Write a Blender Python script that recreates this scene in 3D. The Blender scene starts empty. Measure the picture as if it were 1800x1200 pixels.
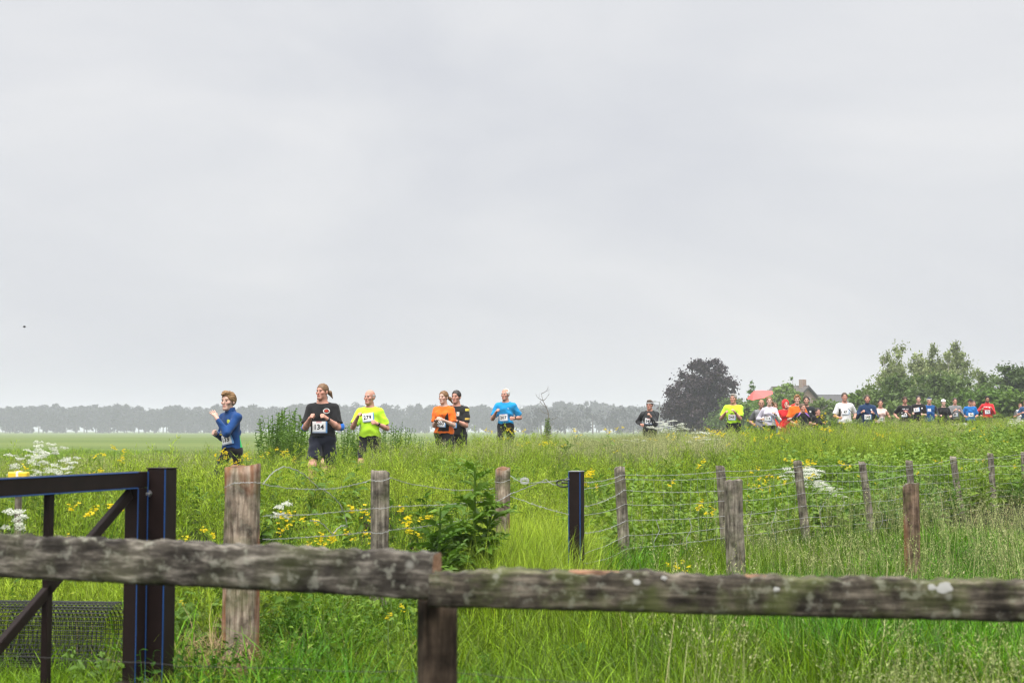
import bpy, math, random
import numpy as np
from mathutils import Vector, Matrix, Euler, Quaternion

random.seed(7)
RNG = np.random.default_rng(7)
scene = bpy.context.scene
COL = scene.collection

# ------------------------------------------------------------------ camera
CAM_Z = 1.40
F_PX = 2500.0            # 50 mm lens on a 36 mm wide, 1800 px frame
PITCH = math.atan(157.0 / F_PX)
cam = bpy.data.cameras.new('camera')
cam.lens = 50.0
cam.sensor_width = 36.0
cam.clip_start = 0.05
cam.clip_end = 6000.0
cam.dof.use_dof = True
cam.dof.focus_distance = 25.0
cam.dof.aperture_fstop = 5.6
cam_ob = bpy.data.objects.new('camera', cam)
cam_ob.location = (0, 0, CAM_Z)
cam_ob.rotation_euler = (math.pi / 2 + PITCH, 0, 0)
COL.objects.link(cam_ob)
scene.camera = cam_ob

# ------------------------------------------------------------------ sky, sun, exposure
EXPO = 2.45
SUN_EL, SUN_AZ = math.radians(68), math.radians(190)
world = bpy.data.worlds.new('World')
scene.world = world
world.use_nodes = True
wn, wl = world.node_tree.nodes, world.node_tree.links
wn.clear()
w_out = wn.new('ShaderNodeOutputWorld')
w_bg = wn.new('ShaderNodeBackground')
w_sky = wn.new('ShaderNodeTexSky')
w_sky.sky_type = 'NISHITA'
w_sky.sun_disc = False
w_sky.sun_elevation = SUN_EL
w_sky.sun_rotation = SUN_AZ
w_sky.air_density = 1.5
w_sky.dust_density = 3.0
w_tc = wn.new('ShaderNodeTexCoord')
w_map = wn.new('ShaderNodeMapping')
w_map.inputs['Scale'].default_value = (1.5, 1.1, 3.6)
w_map.inputs['Location'].default_value = (0.42, 0.3, 0.15)
w_n1 = wn.new('ShaderNodeTexNoise')
w_n1.inputs['Scale'].default_value = 1.9
w_n1.inputs['Detail'].default_value = 7.0
w_n1.inputs['Roughness'].default_value = 0.5
w_n1.inputs['Distortion'].default_value = 0.35
w_ramp = wn.new('ShaderNodeValToRGB')
e = w_ramp.color_ramp.elements
e[0].position, e[0].color = 0.32, (0.690, 0.708, 0.755, 1)
e[1].position, e[1].color = 0.70, (0.870, 0.873, 0.883, 1)
m1 = e.new(0.48); m1.color = (0.755, 0.770, 0.802, 1)
w_skys = wn.new('ShaderNodeVectorMath'); w_skys.operation = 'SCALE'
w_skys.inputs['Scale'].default_value = 0.10
w_mix = wn.new('ShaderNodeMix'); w_mix.data_type = 'RGBA'
w_mix.inputs[0].default_value = 0.94          # a closed cloud deck, a trace of clear sky behind it
w_bg.inputs['Strength'].default_value = 1.0 / (2 ** EXPO)
wl.new(w_tc.outputs['Generated'], w_map.inputs['Vector'])
wl.new(w_map.outputs['Vector'], w_n1.inputs['Vector'])
wl.new(w_n1.outputs['Fac'], w_ramp.inputs['Fac'])
wl.new(w_sky.outputs['Color'], w_skys.inputs[0])
wl.new(w_skys.outputs['Vector'], w_mix.inputs[6])
wl.new(w_ramp.outputs['Color'], w_mix.inputs[7])
wl.new(w_mix.outputs[2], w_bg.inputs['Color'])
wl.new(w_bg.outputs['Background'], w_out.inputs['Surface'])

sun = bpy.data.lights.new('sun', 'SUN')
sun.energy = 1.5
sun.angle = math.radians(75)
sun.color = (1.0, 0.97, 0.93)
sun_ob = bpy.data.objects.new('sun', sun)
d_ = Vector((math.sin(SUN_AZ) * math.cos(SUN_EL), math.cos(SUN_AZ) * math.cos(SUN_EL), math.sin(SUN_EL)))
sun_ob.rotation_euler = d_.to_track_quat('Z', 'Y').to_euler()
sun_ob.location = d_ * 40
COL.objects.link(sun_ob)

vs = scene.view_settings
vs.view_transform = 'Standard'
vs.look = 'None'
vs.gamma = 1.0
vs.use_curve_mapping = False
vs.exposure = EXPO
scene.render.engine = 'CYCLES'
cy = scene.cycles
cy.max_bounces = 8
cy.diffuse_bounces = 2
cy.glossy_bounces = 2
cy.transmission_bounces = 4
cy.volume_bounces = 1
cy.transparent_max_bounces = 8
cy.caustics_reflective = False
cy.caustics_refractive = False
cy.use_denoising = True
cy.filter_width = 1.3


# ------------------------------------------------------------------ helpers
def PW(px, py, d):
    """world point seen at photo pixel (px, py) at depth y = d"""
    u, v = (px - 900.0) / F_PX, (600.0 - py) / F_PX
    s, c = math.sin(PITCH), math.cos(PITCH)
    dx, dy, dz = u, c - v * s, s + v * c
    k = d / dy
    return Vector((dx * k, d, CAM_Z + dz * k))


def tag(o, label=None, cat=None, group=None, kind=None):
    if label: o['label'] = label
    if cat: o['category'] = cat
    if group: o['group'] = group
    if kind: o['kind'] = kind
    return o


def empty(name, loc=(0, 0, 0), rz=0.0):
    o = bpy.data.objects.new(name, None)
    o.empty_display_size = 0.1
    o.location = loc
    o.rotation_euler = (0, 0, rz)
    COL.objects.link(o)
    return o


def np_mesh(name, V, F, mats=(), fm=None, smooth=False, col=None):
    """mesh from arrays; F is (n,3)/(n,4) array or list of lists"""
    me = bpy.data.meshes.new(name)
    V = np.asarray(V, dtype=np.float32)
    if isinstance(F, np.ndarray):
        n, k = F.shape
        me.vertices.add(len(V)); me.vertices.foreach_set('co', V.ravel())
        me.loops.add(n * k); me.loops.foreach_set('vertex_index', F.astype(np.int32).ravel())
        me.polygons.add(n)
        me.polygons.foreach_set('loop_start', np.arange(0, n * k, k, dtype=np.int32))
        me.polygons.foreach_set('loop_total', np.full(n, k, dtype=np.int32))
        me.update(calc_edges=True)
    else:
        me.from_pydata(V.tolist(), [], F)
    for m in mats: me.materials.append(m)
    if fm is not None:
        me.polygons.foreach_set('material_index', np.asarray(fm, dtype=np.int32))
    if smooth:
        me.polygons.foreach_set('use_smooth', np.ones(len(me.polygons), dtype=bool))
    if col is not None:
        a = me.color_attributes.new('Col', 'FLOAT_COLOR', 'POINT')
        c = np.ones((len(V), 4), dtype=np.float32); c[:, :3] = col
        a.data.foreach_set('color', c.ravel())
    me.update()
    return me


def link(name, me, parent=None):
    o = bpy.data.objects.new(name, me)
    COL.objects.link(o)
    if parent is not None: o.parent = parent
    return o


class MB:
    """collects tubes, boxes, blades ... into one mesh"""
    def __init__(self):
        self.v, self.f, self.m = [], [], []
        self.c = []

    def add(self, V, F, m=0, col=(1, 1, 1)):
        b = len(self.v)
        self.v.extend([tuple(p) for p in V])
        self.f.extend([[i + b for i in f] for f in F])
        self.m.extend([m] * len(F))
        self.c.extend([col] * len(V))

    def box(self, c, s, R=None, m=0, bev=0.0):
        hx, hy, hz = s[0] / 2, s[1] / 2, s[2] / 2
        c = Vector(c)
        if bev <= 0:
            P = [Vector((x * hx, y * hy, z * hz)) for z in (-1, 1) for y in (-1, 1) for x in (-1, 1)]
            F = [[0, 2, 3, 1], [4, 5, 7, 6], [0, 1, 5, 4], [2, 6, 7, 3], [0, 4, 6, 2], [1, 3, 7, 5]]
        else:
            b = bev
            ring = [(hx, hy - b), (hx - b, hy), (-hx + b, hy), (-hx, hy - b), (-hx, -hy + b), (-hx + b, -hy), (hx - b, -hy), (hx, -hy + b)]
            ring2 = [(x - math.copysign(b, x) * .7, y - math.copysign(b, y) * .7) for x, y in ring]
            P = [Vector((x, y, -hz)) for x, y in ring2] + [Vector((x, y, -hz + b)) for x, y in ring] + \
                [Vector((x, y, hz - b)) for x, y in ring] + [Vector((x, y, hz)) for x, y in ring2]
            F = [list(range(7, -1, -1)), list(range(24, 32))]
            for r in range(3):
                for i in range(8):
                    j = (i + 1) % 8
                    F.append([r * 8 + i, r * 8 + j, r * 8 + 8 + j, r * 8 + 8 + i])
        if R is not None: P = [R @ p for p in P]
        self.add([p + c for p in P], F, m)

    def tube(self, pts, rad, n=6, m=0, cap=True, col=(1, 1, 1)):
        pts = [Vector(p) for p in pts]
        if not hasattr(rad, '__len__'): rad = [rad] * len(pts)
        V, F = [], []
        t0 = (pts[1] - pts[0]).normalized()
        ref = Vector((0, 0, 1)) if abs(t0.z) < 0.9 else Vector((1, 0, 0))
        a = t0.cross(ref).normalized()
        for i, p in enumerate(pts):
            t = (pts[min(i + 1, len(pts) - 1)] - pts[max(i - 1, 0)]).normalized()
            a = (a - t * a.dot(t))
            if a.length < 1e-6: a = t.orthogonal()
            a.normalize()
            b = t.cross(a)
            for k in range(n):
                th = 2 * math.pi * k / n
                V.append(p + (a * math.cos(th) + b * math.sin(th)) * rad[i])
        for i in range(len(pts) - 1):
            for k in range(n):
                k2 = (k + 1) % n
                F.append([i * n + k, i * n + k2, (i + 1) * n + k2, (i + 1) * n + k])
        if cap:
            F.append(list(range(n - 1, -1, -1)))
            F.append(list(range((len(pts) - 1) * n, len(pts) * n)))
        self.add(V, F, m, col)

    def build(self, name, mats, parent=None, smooth=False, usecol=False):
        if not isinstance(mats, (list, tuple)): mats = [mats]
        me = np_mesh(name, self.v, self.f, mats, self.m, smooth, np.array(self.c) if usecol else None)
        return link(name, me, parent)


# ------------------------------------------------------------------ materials
MAT = {}


def new_mat(name):
    m = bpy.data.materials.new(name)
    m.use_nodes = True
    nt = m.node_tree
    nt.nodes.clear()
    out = nt.nodes.new('ShaderNodeOutputMaterial')
    MAT[name] = m
    return m, nt.nodes, nt.links, out


def ramp(nodes, stops):
    r = nodes.new('ShaderNodeValToRGB')
    el = r.color_ramp.elements
    el[0].position, el[0].color = stops[0][0], (*stops[0][1], 1)
    el[1].position, el[1].color = stops[-1][0], (*stops[-1][1], 1)
    for p, c in stops[1:-1]:
        x = el.new(p); x.color = (*c, 1)
    return r


def noise(nodes, links, vec, scale, detail=4, rough=.55, mscale=None):
    n = nodes.new('ShaderNodeTexNoise')
    n.inputs['Scale'].default_value = scale
    n.inputs['Detail'].default_value = detail
    n.inputs['Roughness'].default_value = rough
    if mscale:
        mp = nodes.new('ShaderNodeMapping')
        mp.inputs['Scale'].default_value = mscale
        links.new(vec, mp.inputs['Vector']); links.new(mp.outputs['Vector'], n.inputs['Vector'])
    else:
        links.new(vec, n.inputs['Vector'])
    return n


def mixc(nodes, links, fac, a, b, mode='MIX'):
    x = nodes.new('ShaderNodeMix'); x.data_type = 'RGBA'; x.blend_type = mode
    for s, v in ((0, fac), (6, a), (7, b)):
        if hasattr(v, 'is_output'): links.new(v, x.inputs[s])
        elif s == 0: x.inputs[0].default_value = v
        else: x.inputs[s].default_value = (*v, 1)
    return x.outputs[2]


def leaf_mat(name, dark, light, patch_scale=0.5, transl=0.30, usecol=False, rough=0.5, spec=0.25, tcol=None):
    """foliage: colour varies per plant (random), by patch (noise) and, on trees, per leaf"""
    m, N, L, out = new_mat(name)
    oi = N.new('ShaderNodeObjectInfo')
    geo = N.new('ShaderNodeNewGeometry')
    nz = noise(N, L, geo.outputs['Position'], patch_scale, 3)
    add = N.new('ShaderNodeMath'); add.operation = 'MULTIPLY_ADD'
    L.new(oi.outputs['Random'], add.inputs[0]); add.inputs[1].default_value = 0.5
    sub = N.new('ShaderNodeMath'); sub.operation = 'MULTIPLY_ADD'
    L.new(nz.outputs['Fac'], sub.inputs[0]); sub.inputs[1].default_value = 2.0; sub.inputs[2].default_value = -0.72
    L.new(sub.outputs[0], add.inputs[2])
    c = mixc(N, L, add.outputs[0], dark, light)
    if usecol:
        at = N.new('ShaderNodeAttribute'); at.attribute_name = 'Col'
        c = mixc(N, L, 1.0, c, at.outputs['Color'], 'MULTIPLY')
    bs = N.new('ShaderNodeBsdfPrincipled')
    L.new(c, bs.inputs['Base Color'])
    bs.inputs['Roughness'].default_value = rough
    bs.inputs['Specular IOR Level'].default_value = spec
    tr = N.new('ShaderNodeBsdfTranslucent')
    tc = mixc(N, L, 1.0, c, tcol or (1.15, 1.2, 0.7), 'MULTIPLY')
    L.new(tc, tr.inputs['Color'])
    mx = N.new('ShaderNodeMixShader'); mx.inputs[0].default_value = transl
    L.new(bs.outputs[0], mx.inputs[1]); L.new(tr.outputs[0], mx.inputs[2])
    L.new(mx.outputs[0], out.inputs['Surface'])
    return m


def plain_mat(name, c, rough=0.6, spec=0.4, var=0.12, nscale=30.0, bump=0.0, metal=0.0, coat=0.0):
    m, N, L, out = new_mat(name)
    tc = N.new('ShaderNodeTexCoord')
    nz = noise(N, L, tc.outputs['Object'], nscale, 4)
    c2 = tuple(x * (1 - var) for x in c); c3 = tuple(min(1, x * (1 + var)) for x in c)
    col = mixc(N, L, nz.outputs['Fac'], c2, c3)
    bs = N.new('ShaderNodeBsdfPrincipled')
    L.new(col, bs.inputs['Base Color'])
    bs.inputs['Roughness'].default_value = rough
    bs.inputs['Specular IOR Level'].default_value = spec
    bs.inputs['Metallic'].default_value = metal
    bs.inputs['Coat Weight'].default_value = coat
    if bump:
        b = N.new('ShaderNodeBump'); b.inputs['Strength'].default_value = bump; b.inputs['Distance'].default_value = .01
        L.new(nz.outputs['Fac'], b.inputs['Height']); L.new(b.outputs[0], bs.inputs['Normal'])
    L.new(bs.outputs[0], out.inputs['Surface'])
    return m


def attr_mat(name, rough=0.85, spec=0.2, fine=220.0, bump=0.15, sheen=0.0, sss=0.0, var=0.10):
    """colour comes from the mesh's own colour attribute (prints, seams, lips, brows)"""
    m, N, L, out = new_mat(name)
    at = N.new('ShaderNodeAttribute'); at.attribute_name = 'Col'
    tc = N.new('ShaderNodeTexCoord')
    nz = noise(N, L, tc.outputs['Object'], fine, 3)
    n2 = noise(N, L, tc.outputs['Object'], 14, 3)
    v = mixc(N, L, n2.outputs['Fac'], (1 - var,) * 3, (1 + var,) * 3)
    c = mixc(N, L, 1.0, at.outputs['Color'], v, 'MULTIPLY')
    bs = N.new('ShaderNodeBsdfPrincipled')
    L.new(c, bs.inputs['Base Color'])
    bs.inputs['Roughness'].default_value = rough
    bs.inputs['Specular IOR Level'].default_value = spec
    bs.inputs['Sheen Weight'].default_value = sheen
    b = N.new('ShaderNodeBump'); b.inputs['Strength'].default_value = bump; b.inputs['Distance'].default_value = .004
    L.new(nz.outputs['Fac'], b.inputs['Height']); L.new(b.outputs[0], bs.inputs['Normal'])
    L.new(bs.outputs[0], out.inputs['Surface'])
    return m


def wood_mat(name, dark, mid, light, axis=(1, 1, 8), moss=0.0, lichen=0.0, stain=0.0, scale=9.0):
    """weathered timber: grain along an axis, cracks, algae, lichen spots, rusty fresh wood"""
    m, N, L, out = new_mat(name)
    tc = N.new('ShaderNodeTexCoord')
    ob = tc.outputs['Object']
    inv = tuple(1.0 / a for a in axis)
    g = noise(N, L, ob, scale * 6, 6, .65, inv)
    g2 = noise(N, L, ob, scale * 1.2, 4, .6)
    r = ramp(N, [(0.30, dark), (0.5, mid), (0.72, light)])
    L.new(g.outputs['Fac'], r.inputs['Fac'])
    r2 = ramp(N, [(0.36, (0.38, 0.38, 0.38)), (0.64, (1.45, 1.45, 1.45))])
    L.new(g2.outputs['Fac'], r2.inputs['Fac'])
    c = mixc(N, L, 1.0, r.outputs['Color'], r2.outputs['Color'], 'MULTIPLY')
    if stain:
        n = noise(N, L, ob, scale * .55, 3, .5, tuple(1 / (1 + (a - 1) * .3) for a in axis))
        rr = ramp(N, [(0.47, (0, 0, 0)), (0.56, (stain,) * 3)])
        L.new(n.outputs['Fac'], rr.inputs['Fac'])
        c = mixc(N, L, rr.outputs['Color'], c, (0.28, 0.105, 0.045))
    if moss:
        n = noise(N, L, ob, scale * .8, 5, .6)
        rr = ramp(N, [(0.46, (0, 0, 0)), (0.64, (moss,) * 3)])
        L.new(n.outputs['Fac'], rr.inputs['Fac'])
        c = mixc(N, L, rr.outputs['Color'], c, (0.085, 0.105, 0.028))
    if lichen:
        n = noise(N, L, ob, scale * 3.2, 5, .65)
        rr = ramp(N, [(0.56, (0, 0, 0)), (0.63, (lichen,) * 3)])
        L.new(n.outputs['Fac'], rr.inputs['Fac'])
        c = mixc(N, L, rr.outputs['Color'], c, (0.30, 0.30, 0.25))
        vo = N.new('ShaderNodeTexVoronoi'); vo.inputs['Scale'].default_value = scale * 1.1
        L.new(ob, vo.inputs['Vector'])
        r3 = ramp(N, [(0.10, (lichen,) * 3), (0.16, (0, 0, 0))])
        L.new(vo.outputs['Distance'], r3.inputs['Fac'])
        c = mixc(N, L, r3.outputs['Color'], c, (0.42, 0.42, 0.37))
    bs = N.new('ShaderNodeBsdfPrincipled')
    L.new(c, bs.inputs['Base Color'])
    bs.inputs['Roughness'].default_value = 0.9
    bs.inputs['Specular IOR Level'].default_value = 0.15
    b = N.new('ShaderNodeBump'); b.inputs['Strength'].default_value = .7; b.inputs['Distance'].default_value = .006
    L.new(g.outputs['Fac'], b.inputs['Height']); L.new(b.outputs[0], bs.inputs['Normal'])
    L.new(bs.outputs[0], out.inputs['Surface'])
    return m


# grass and weeds
leaf_mat('grass_blade', (0.085, 0.195, 0.005), (0.235, 0.365, 0.014), .6, usecol=True, rough=.5, spec=.22)
leaf_mat('grass_lush', (0.042, 0.155, 0.004), (0.130, 0.300, 0.008), .8, usecol=True, rough=.5, spec=.22)
leaf_mat('wispy_green', (0.165, 0.270, 0.012), (0.360, 0.470, 0.045), .45, usecol=True)
leaf_mat('seed_head', (0.230, 0.290, 0.095), (0.420, 0.425, 0.210), .5, transl=.3, usecol=True)
leaf_mat('dry_grass', (0.270, 0.185, 0.085), (0.420, 0.320, 0.180), 1.0, transl=.25, tcol=(1, 1, .9), usecol=True)
leaf_mat('weed_leaf', (0.048, 0.115, 0.010), (0.130, 0.230, 0.024), 1.2)
leaf_mat('dark_leaf', (0.024, 0.075, 0.006), (0.070, 0.150, 0.014), 1.5, transl=.25, spec=.1)
leaf_mat('nettle_leaf', (0.085, 0.170, 0.012), (0.190, 0.290, 0.030), 1.5)
leaf_mat('yellow_petal', (0.72, 0.56, 0.015), (0.85, 0.70, 0.03), 3.0, transl=.4, tcol=(1, 1, .6))
leaf_mat('white_petal', (0.58, 0.61, 0.51), (0.76, 0.77, 0.71), 3.0, transl=.3, tcol=(1, 1, .95))
# trees
leaf_mat('beech_leaf', (0.016, 0.010, 0.014), (0.042, 0.028, 0.034), .3, transl=.25, usecol=True, tcol=(1.2, .7, .8))
leaf_mat('birch_leaf', (0.130, 0.175, 0.065), (0.235, 0.275, 0.120), .15, transl=.35, usecol=True)
leaf_mat('shrub_leaf', (0.075, 0.145, 0.022), (0.165, 0.245, 0.050), .2, transl=.35, usecol=True)
leaf_mat('oak_leaf', (0.060, 0.105, 0.024), (0.120, 0.175, 0.048), .2, transl=.35, usecol=True)
leaf_mat('far_leaf', (0.014, 0.016, 0.018), (0.026, 0.028, 0.028), .02, transl=.25, usecol=True)
plain_mat('bark', (0.10, 0.085, 0.07), .95, .1, .4, 12, .5)
plain_mat('dead_bark', (0.17, 0.155, 0.14), .95, .1, .4, 12, .5)
plain_mat('birch_bark', (0.42, 0.40, 0.36), .9, .1, .5, 9, .3)
# made things
plain_mat('wire', (0.34, 0.345, 0.34), .6, .4, .3, 40, 0, .3)
plain_mat('brown_steel', (0.0125, 0.0068, 0.0060), .5, .18, .55, 14, .05, 0.0, .0)
plain_mat('dark_wire', (0.05, 0.05, 0.048), .6, .3, .3)
plain_mat('blue_film', (0.008, 0.055, 0.20), .5, .4, .15)
plain_mat('bolt_steel', (0.42, 0.42, 0.42), .35, .5, .2, 40, 0, .8)
plain_mat('black_plastic', (0.012, 0.014, 0.013), .55, .4, .3)
plain_mat('yellow_plastic', (0.72, 0.52, 0.03), .45, .4, .1)
plain_mat('white_plastic', (0.72, 0.72, 0.70), .5, .4, .08)
wood_mat('rail_wood', (0.013, 0.011, 0.010), (0.066, 0.058, 0.048), (0.29, 0.265, 0.225), (5, 1, 1), moss=.25, lichen=.42, stain=.0, scale=8)
wood_mat('rail_wood_green', (0.013, 0.011, 0.009), (0.054, 0.046, 0.035), (0.19, 0.165, 0.13), (12, 1, 1), moss=.6, lichen=.3, stain=.0, scale=12)
wood_mat('fresh_wood', (0.10, 0.050, 0.028), (0.20, 0.115, 0.070), (0.32, 0.22, 0.15), (10, 1, 1))
wood_mat('post_wood', (0.065, 0.048, 0.036), (0.230, 0.180, 0.138), (0.430, 0.370, 0.300), (1, 1, 10), moss=.45, lichen=.15, stain=.75)
wood_mat('post_wood_grey', (0.050, 0.042, 0.034), (0.165, 0.142, 0.115), (0.340, 0.305, 0.255), (1, 1, 12), moss=.25, lichen=.15)
wood_mat('post_wood_red', (0.050, 0.032, 0.023), (0.150, 0.100, 0.070), (0.270, 0.200, 0.150), (1, 1, 12), moss=.25, stain=.6)
wood_mat('post_wood_dark', (0.018, 0.013, 0.009), (0.065, 0.047, 0.033), (0.150, 0.110, 0.078), (1, 1, 10), stain=.35)
# people
attr_mat('skin', .7, .25, 90, .06, var=.07)
attr_mat('cloth', .85, .2, 260, .2, sheen=.15)
attr_mat('hair', .55, .35, 160, .5, var=.25)
attr_mat('print', .6, .3, 100, .02, var=.02)
plain_mat('ink', (0.012, 0.012, 0.014), .6, .3, .05)
plain_mat('watch_rubber', (0.012, 0.012, 0.014), .4, .5, .1)


# ------------------------------------------------------------------ terrain
def P3(px, py, d, dz=0.0):
    p = PW(px, py, d); return (p.x, p.y, p.z + dz)

GH = 0.62        # height of the meadow plants above the soil along the bank
CTRL = [(-6, 1, 0.0), (0, 1, 0.0), (6, 1, 0.0), (-4, 6, 0.12), (-1.6, 7.2, 0.12), (0, 7, 0.0), (4, 7, 0.0), (8, 8, 0.0),
        (-.1, 12, 0.12), (0.85, 11, 0.02), (2.9, 14.4, 0.05), (5, 17.6, 0.12), (8, 22.4, 0.25), (12, 28, 0.4), (-0.8, 9, 0.06),
        (-4.5, 9, .2), (-8, 8, .1)]
for px, py, d in ((60, 812, 12), (200, 796, 13.5), (330, 800, 14), (400, 800, 15), (480, 788, 17), (560, 789, 18.5), (640, 795, 19), (720, 768, 21),
                  (800, 761, 22), (900, 758, 23), (1000, 760, 24), (1050, 768, 25), (1100, 784, 26), (1150, 790, 26.5), (1200, 772, 26.5), (1300, 750, 28), (1400, 746, 29.5),
                  (1500, 744, 31), (1600, 741, 33), (1700, 738, 35), (1800, 736, 37.5)):
    CTRL.append(P3(px, py, d, -GH))
PATH = [(-12, 12.2, .15), (-9, 13, .2), (-6, 14.8, .3), (-3.4, 17, .38), (-2.9, 22, .30), (-2.3, 23.5, .32), (-1.2, 26, .46), (-.1, 30, .53), (3.5, 36, .50), (5.7, 37, .58),
        (7.0, 39, .56), (9.6, 41.4, .66), (11, 43, .68), (13.6, 49, .78), (16.8, 53, .88), (18.7, 56.5, .92), (23.4, 65, .95)]
CTRL += PATH
CTRL += [(-12, 18, 0), (-11, 12, 0.05), (-9, 26, 0), (-14, 40, 0), (-6, 36, .05), (-2, 48, .1), (4, 55, .2), (12, 70, .5), (20, 90, .7),
         (40, 110, .8), (60, 130, .8), (30, 160, .5), (0, 120, 0), (-60, 80, 0), (-40, 30, 0), (-40, 10, 0), (30, 60, 1.0), (40, 40, .6),
         (25, 25, .2), (20, 10, 0), (-20, 120, 0), (60, 60, .8), (80, 200, .5), (-10, 70, 0)]
CA = np.array(CTRL, dtype=np.float64)


def smooth01(t):
    t = np.clip(t, 0, 1); return t * t * (3 - 2 * t)


def ground_z(x, y):
    x = np.asarray(x, float); y = np.asarray(y, float)
    sh = x.shape; x = x.ravel(); y = y.ravel()
    num = np.zeros_like(x); den = np.zeros_like(x)
    for cx, cy_, cz in CA:
        r2 = (x - cx) ** 2 + (y - cy_) ** 2
        w = 1.0 / (r2 + 1.2) ** 2
        num += w * cz; den += w
    z = num / den
    bump = .035 * np.sin(x * 1.7 + .6 * y) + .03 * np.sin(y * 1.3 - x * .9 + 1) + .02 * np.sin(3.1 * x + 2.3 * y)
    near = 1 - smooth01((np.hypot(x, y) - 60) / 60)
    z = z + bump * near
    far = smooth01((np.hypot(x, y) - 180) / 150)
    return (z * (1 - far)).reshape(sh)


def gz(x, y):
    return float(ground_z(np.array([x]), np.array([y]))[0])


def axis_steps(lims):
    out = []
    for a, b, s in lims: out += list(np.arange(a, b, s))
    return np.array(out)

gx = axis_steps([(-3500, -400, 300), (-400, -60, 30), (-60, -30, 5), (-30, 40, .5), (40, 100, 6), (100, 400, 30), (400, 3501, 300)])
gy = axis_steps([(-60, -4, 8), (-4, 60, .45), (60, 120, 4), (120, 400, 20), (400, 3600, 200)])
GX, GY = np.meshgrid(gx, gy, indexing='ij')
GZ = ground_z(GX, GY)
nx_, ny_ = GX.shape
V = np.stack([GX, GY, GZ], -1).reshape(-1, 3)
ii = np.arange(nx_ * ny_).reshape(nx_, ny_)
F = np.stack([ii[:-1, :-1], ii[1:, :-1], ii[1:, 1:], ii[:-1, 1:]], -1).reshape(-1, 4)
m, N, L, out = new_mat('ground_soil')
geo = N.new('ShaderNodeNewGeometry')
n1 = noise(N, L, geo.outputs['Position'], 1.6, 6)
r1 = ramp(N, [(.3, (.012, .013, .006)), (.55, (.020, .028, .008)), (.75, (.055, .046, .024))])
L.new(n1.outputs['Fac'], r1.inputs['Fac'])
n2 = noise(N, L, geo.outputs['Position'], .05, 4, .6, (.25, 1, 1))
r2 = ramp(N, [(.35, (.085, .125, .030)), (.65, (.125, .160, .045))])
L.new(n2.outputs['Fac'], r2.inputs['Fac'])
sx = N.new('ShaderNodeSeparateXYZ'); L.new(geo.outputs['Position'], sx.inputs[0])
mr = N.new('ShaderNodeMapRange'); mr.inputs[1].default_value = 45; mr.inputs[2].default_value = 60
L.new(sx.outputs['Y'], mr.inputs[0])
c = mixc(N, L, mr.outputs[0], r1.outputs['Color'], r2.outputs['Color'])
bs = N.new('ShaderNodeBsdfPrincipled'); bs.inputs['Roughness'].default_value = 1; bs.inputs['Specular IOR Level'].default_value = .05
L.new(c, bs.inputs['Base Color']); L.new(bs.outputs[0], out.inputs['Surface'])
ground = link('ground', np_mesh('ground', V, F, [m], smooth=True))
tag(ground, 'rough meadow soil rising to a low bank with flat field beyond', 'ground', kind='structure')

# running track on top of the bank: a narrow tarmac strip behind the grass
plain_mat('tarmac', (.055, .055, .055), .9, .2, .25, 60, .2)
pts = [Vector(p) for p in PATH]
cen = []
for i in range(len(pts) - 1):
    for k in range(8):
        t = k / 8
        p0, p1, p2, p3 = pts[max(i - 1, 0)], pts[i], pts[i + 1], pts[min(i + 2, len(pts) - 1)]
        cen.append(.5 * ((2 * p1) + (p2 - p0) * t + (2 * p0 - 5 * p1 + 4 * p2 - p3) * t * t + (3 * p1 - p0 - 3 * p2 + p3) * t ** 3))
V, F = [], []
for i, p in enumerate(cen):
    t = cen[min(i + 1, len(cen) - 1)] - cen[max(i - 1, 0)]
    nrm = Vector((t.y, -t.x, 0)).normalized()
    for s in (-1.1, 0, 1.1):
        q = p + nrm * s
        V.append((q.x, q.y, gz(q.x, q.y) + .05))
for i in range(len(cen) - 1):
    for k in range(2):
        F.append([i * 3 + k, i * 3 + k + 1, i * 3 + 4 + k, i * 3 + 3 + k])
path = link('path', np_mesh('path', V, F, [MAT['tarmac']], smooth=True))
tag(path, 'narrow tarmac path on the bank that the runners follow', 'path', kind='structure')


# ------------------------------------------------------------------ trees
def leaves(rng, cen, rad, n, size, squash=1.0, droop=0.0, shell=.35):
    """n leaf clumps (diamonds) spread round the clump centres cen (k,3) of radius rad (k,)"""
    k = len(cen)
    w = rad ** 2; w = w / w.sum()
    idx = rng.choice(k, n, p=w)
    dr = rng.normal(size=(n, 3)); dr /= np.linalg.norm(dr, axis=1)[:, None]
    r = np.minimum(np.abs(rng.normal(size=n)) * .62, 1.7) if shell < 0 else rng.random(n) ** shell
    P = cen[idx] + dr * (rad[idx] * r)[:, None] * np.array([1, 1, squash])
    nrm = dr * .7 + rng.normal(size=(n, 3)) * .6 + np.array([0, 0, .35])
    nrm /= np.linalg.norm(nrm, axis=1)[:, None]
    t = np.cross(nrm, rng.normal(size=(n, 3))); t[:, 2] -= droop; t /= np.linalg.norm(t, axis=1)[:, None]
    b = np.cross(nrm, t)
    s = size * (.6 + .8 * rng.random(n))[:, None]
    V = np.stack([P - t * s, P + b * s * .55, P + t * s, P - b * s * .55], 1).reshape(-1, 3)
    F = np.arange(4 * n).reshape(n, 4)
    val = (.70 + .6 * rng.random(k))[idx] * (.8 + .4 * rng.random(n))
    col = np.repeat(np.stack([val, val, val * .95], -1), 4, axis=0)
    return V, F, col


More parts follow.
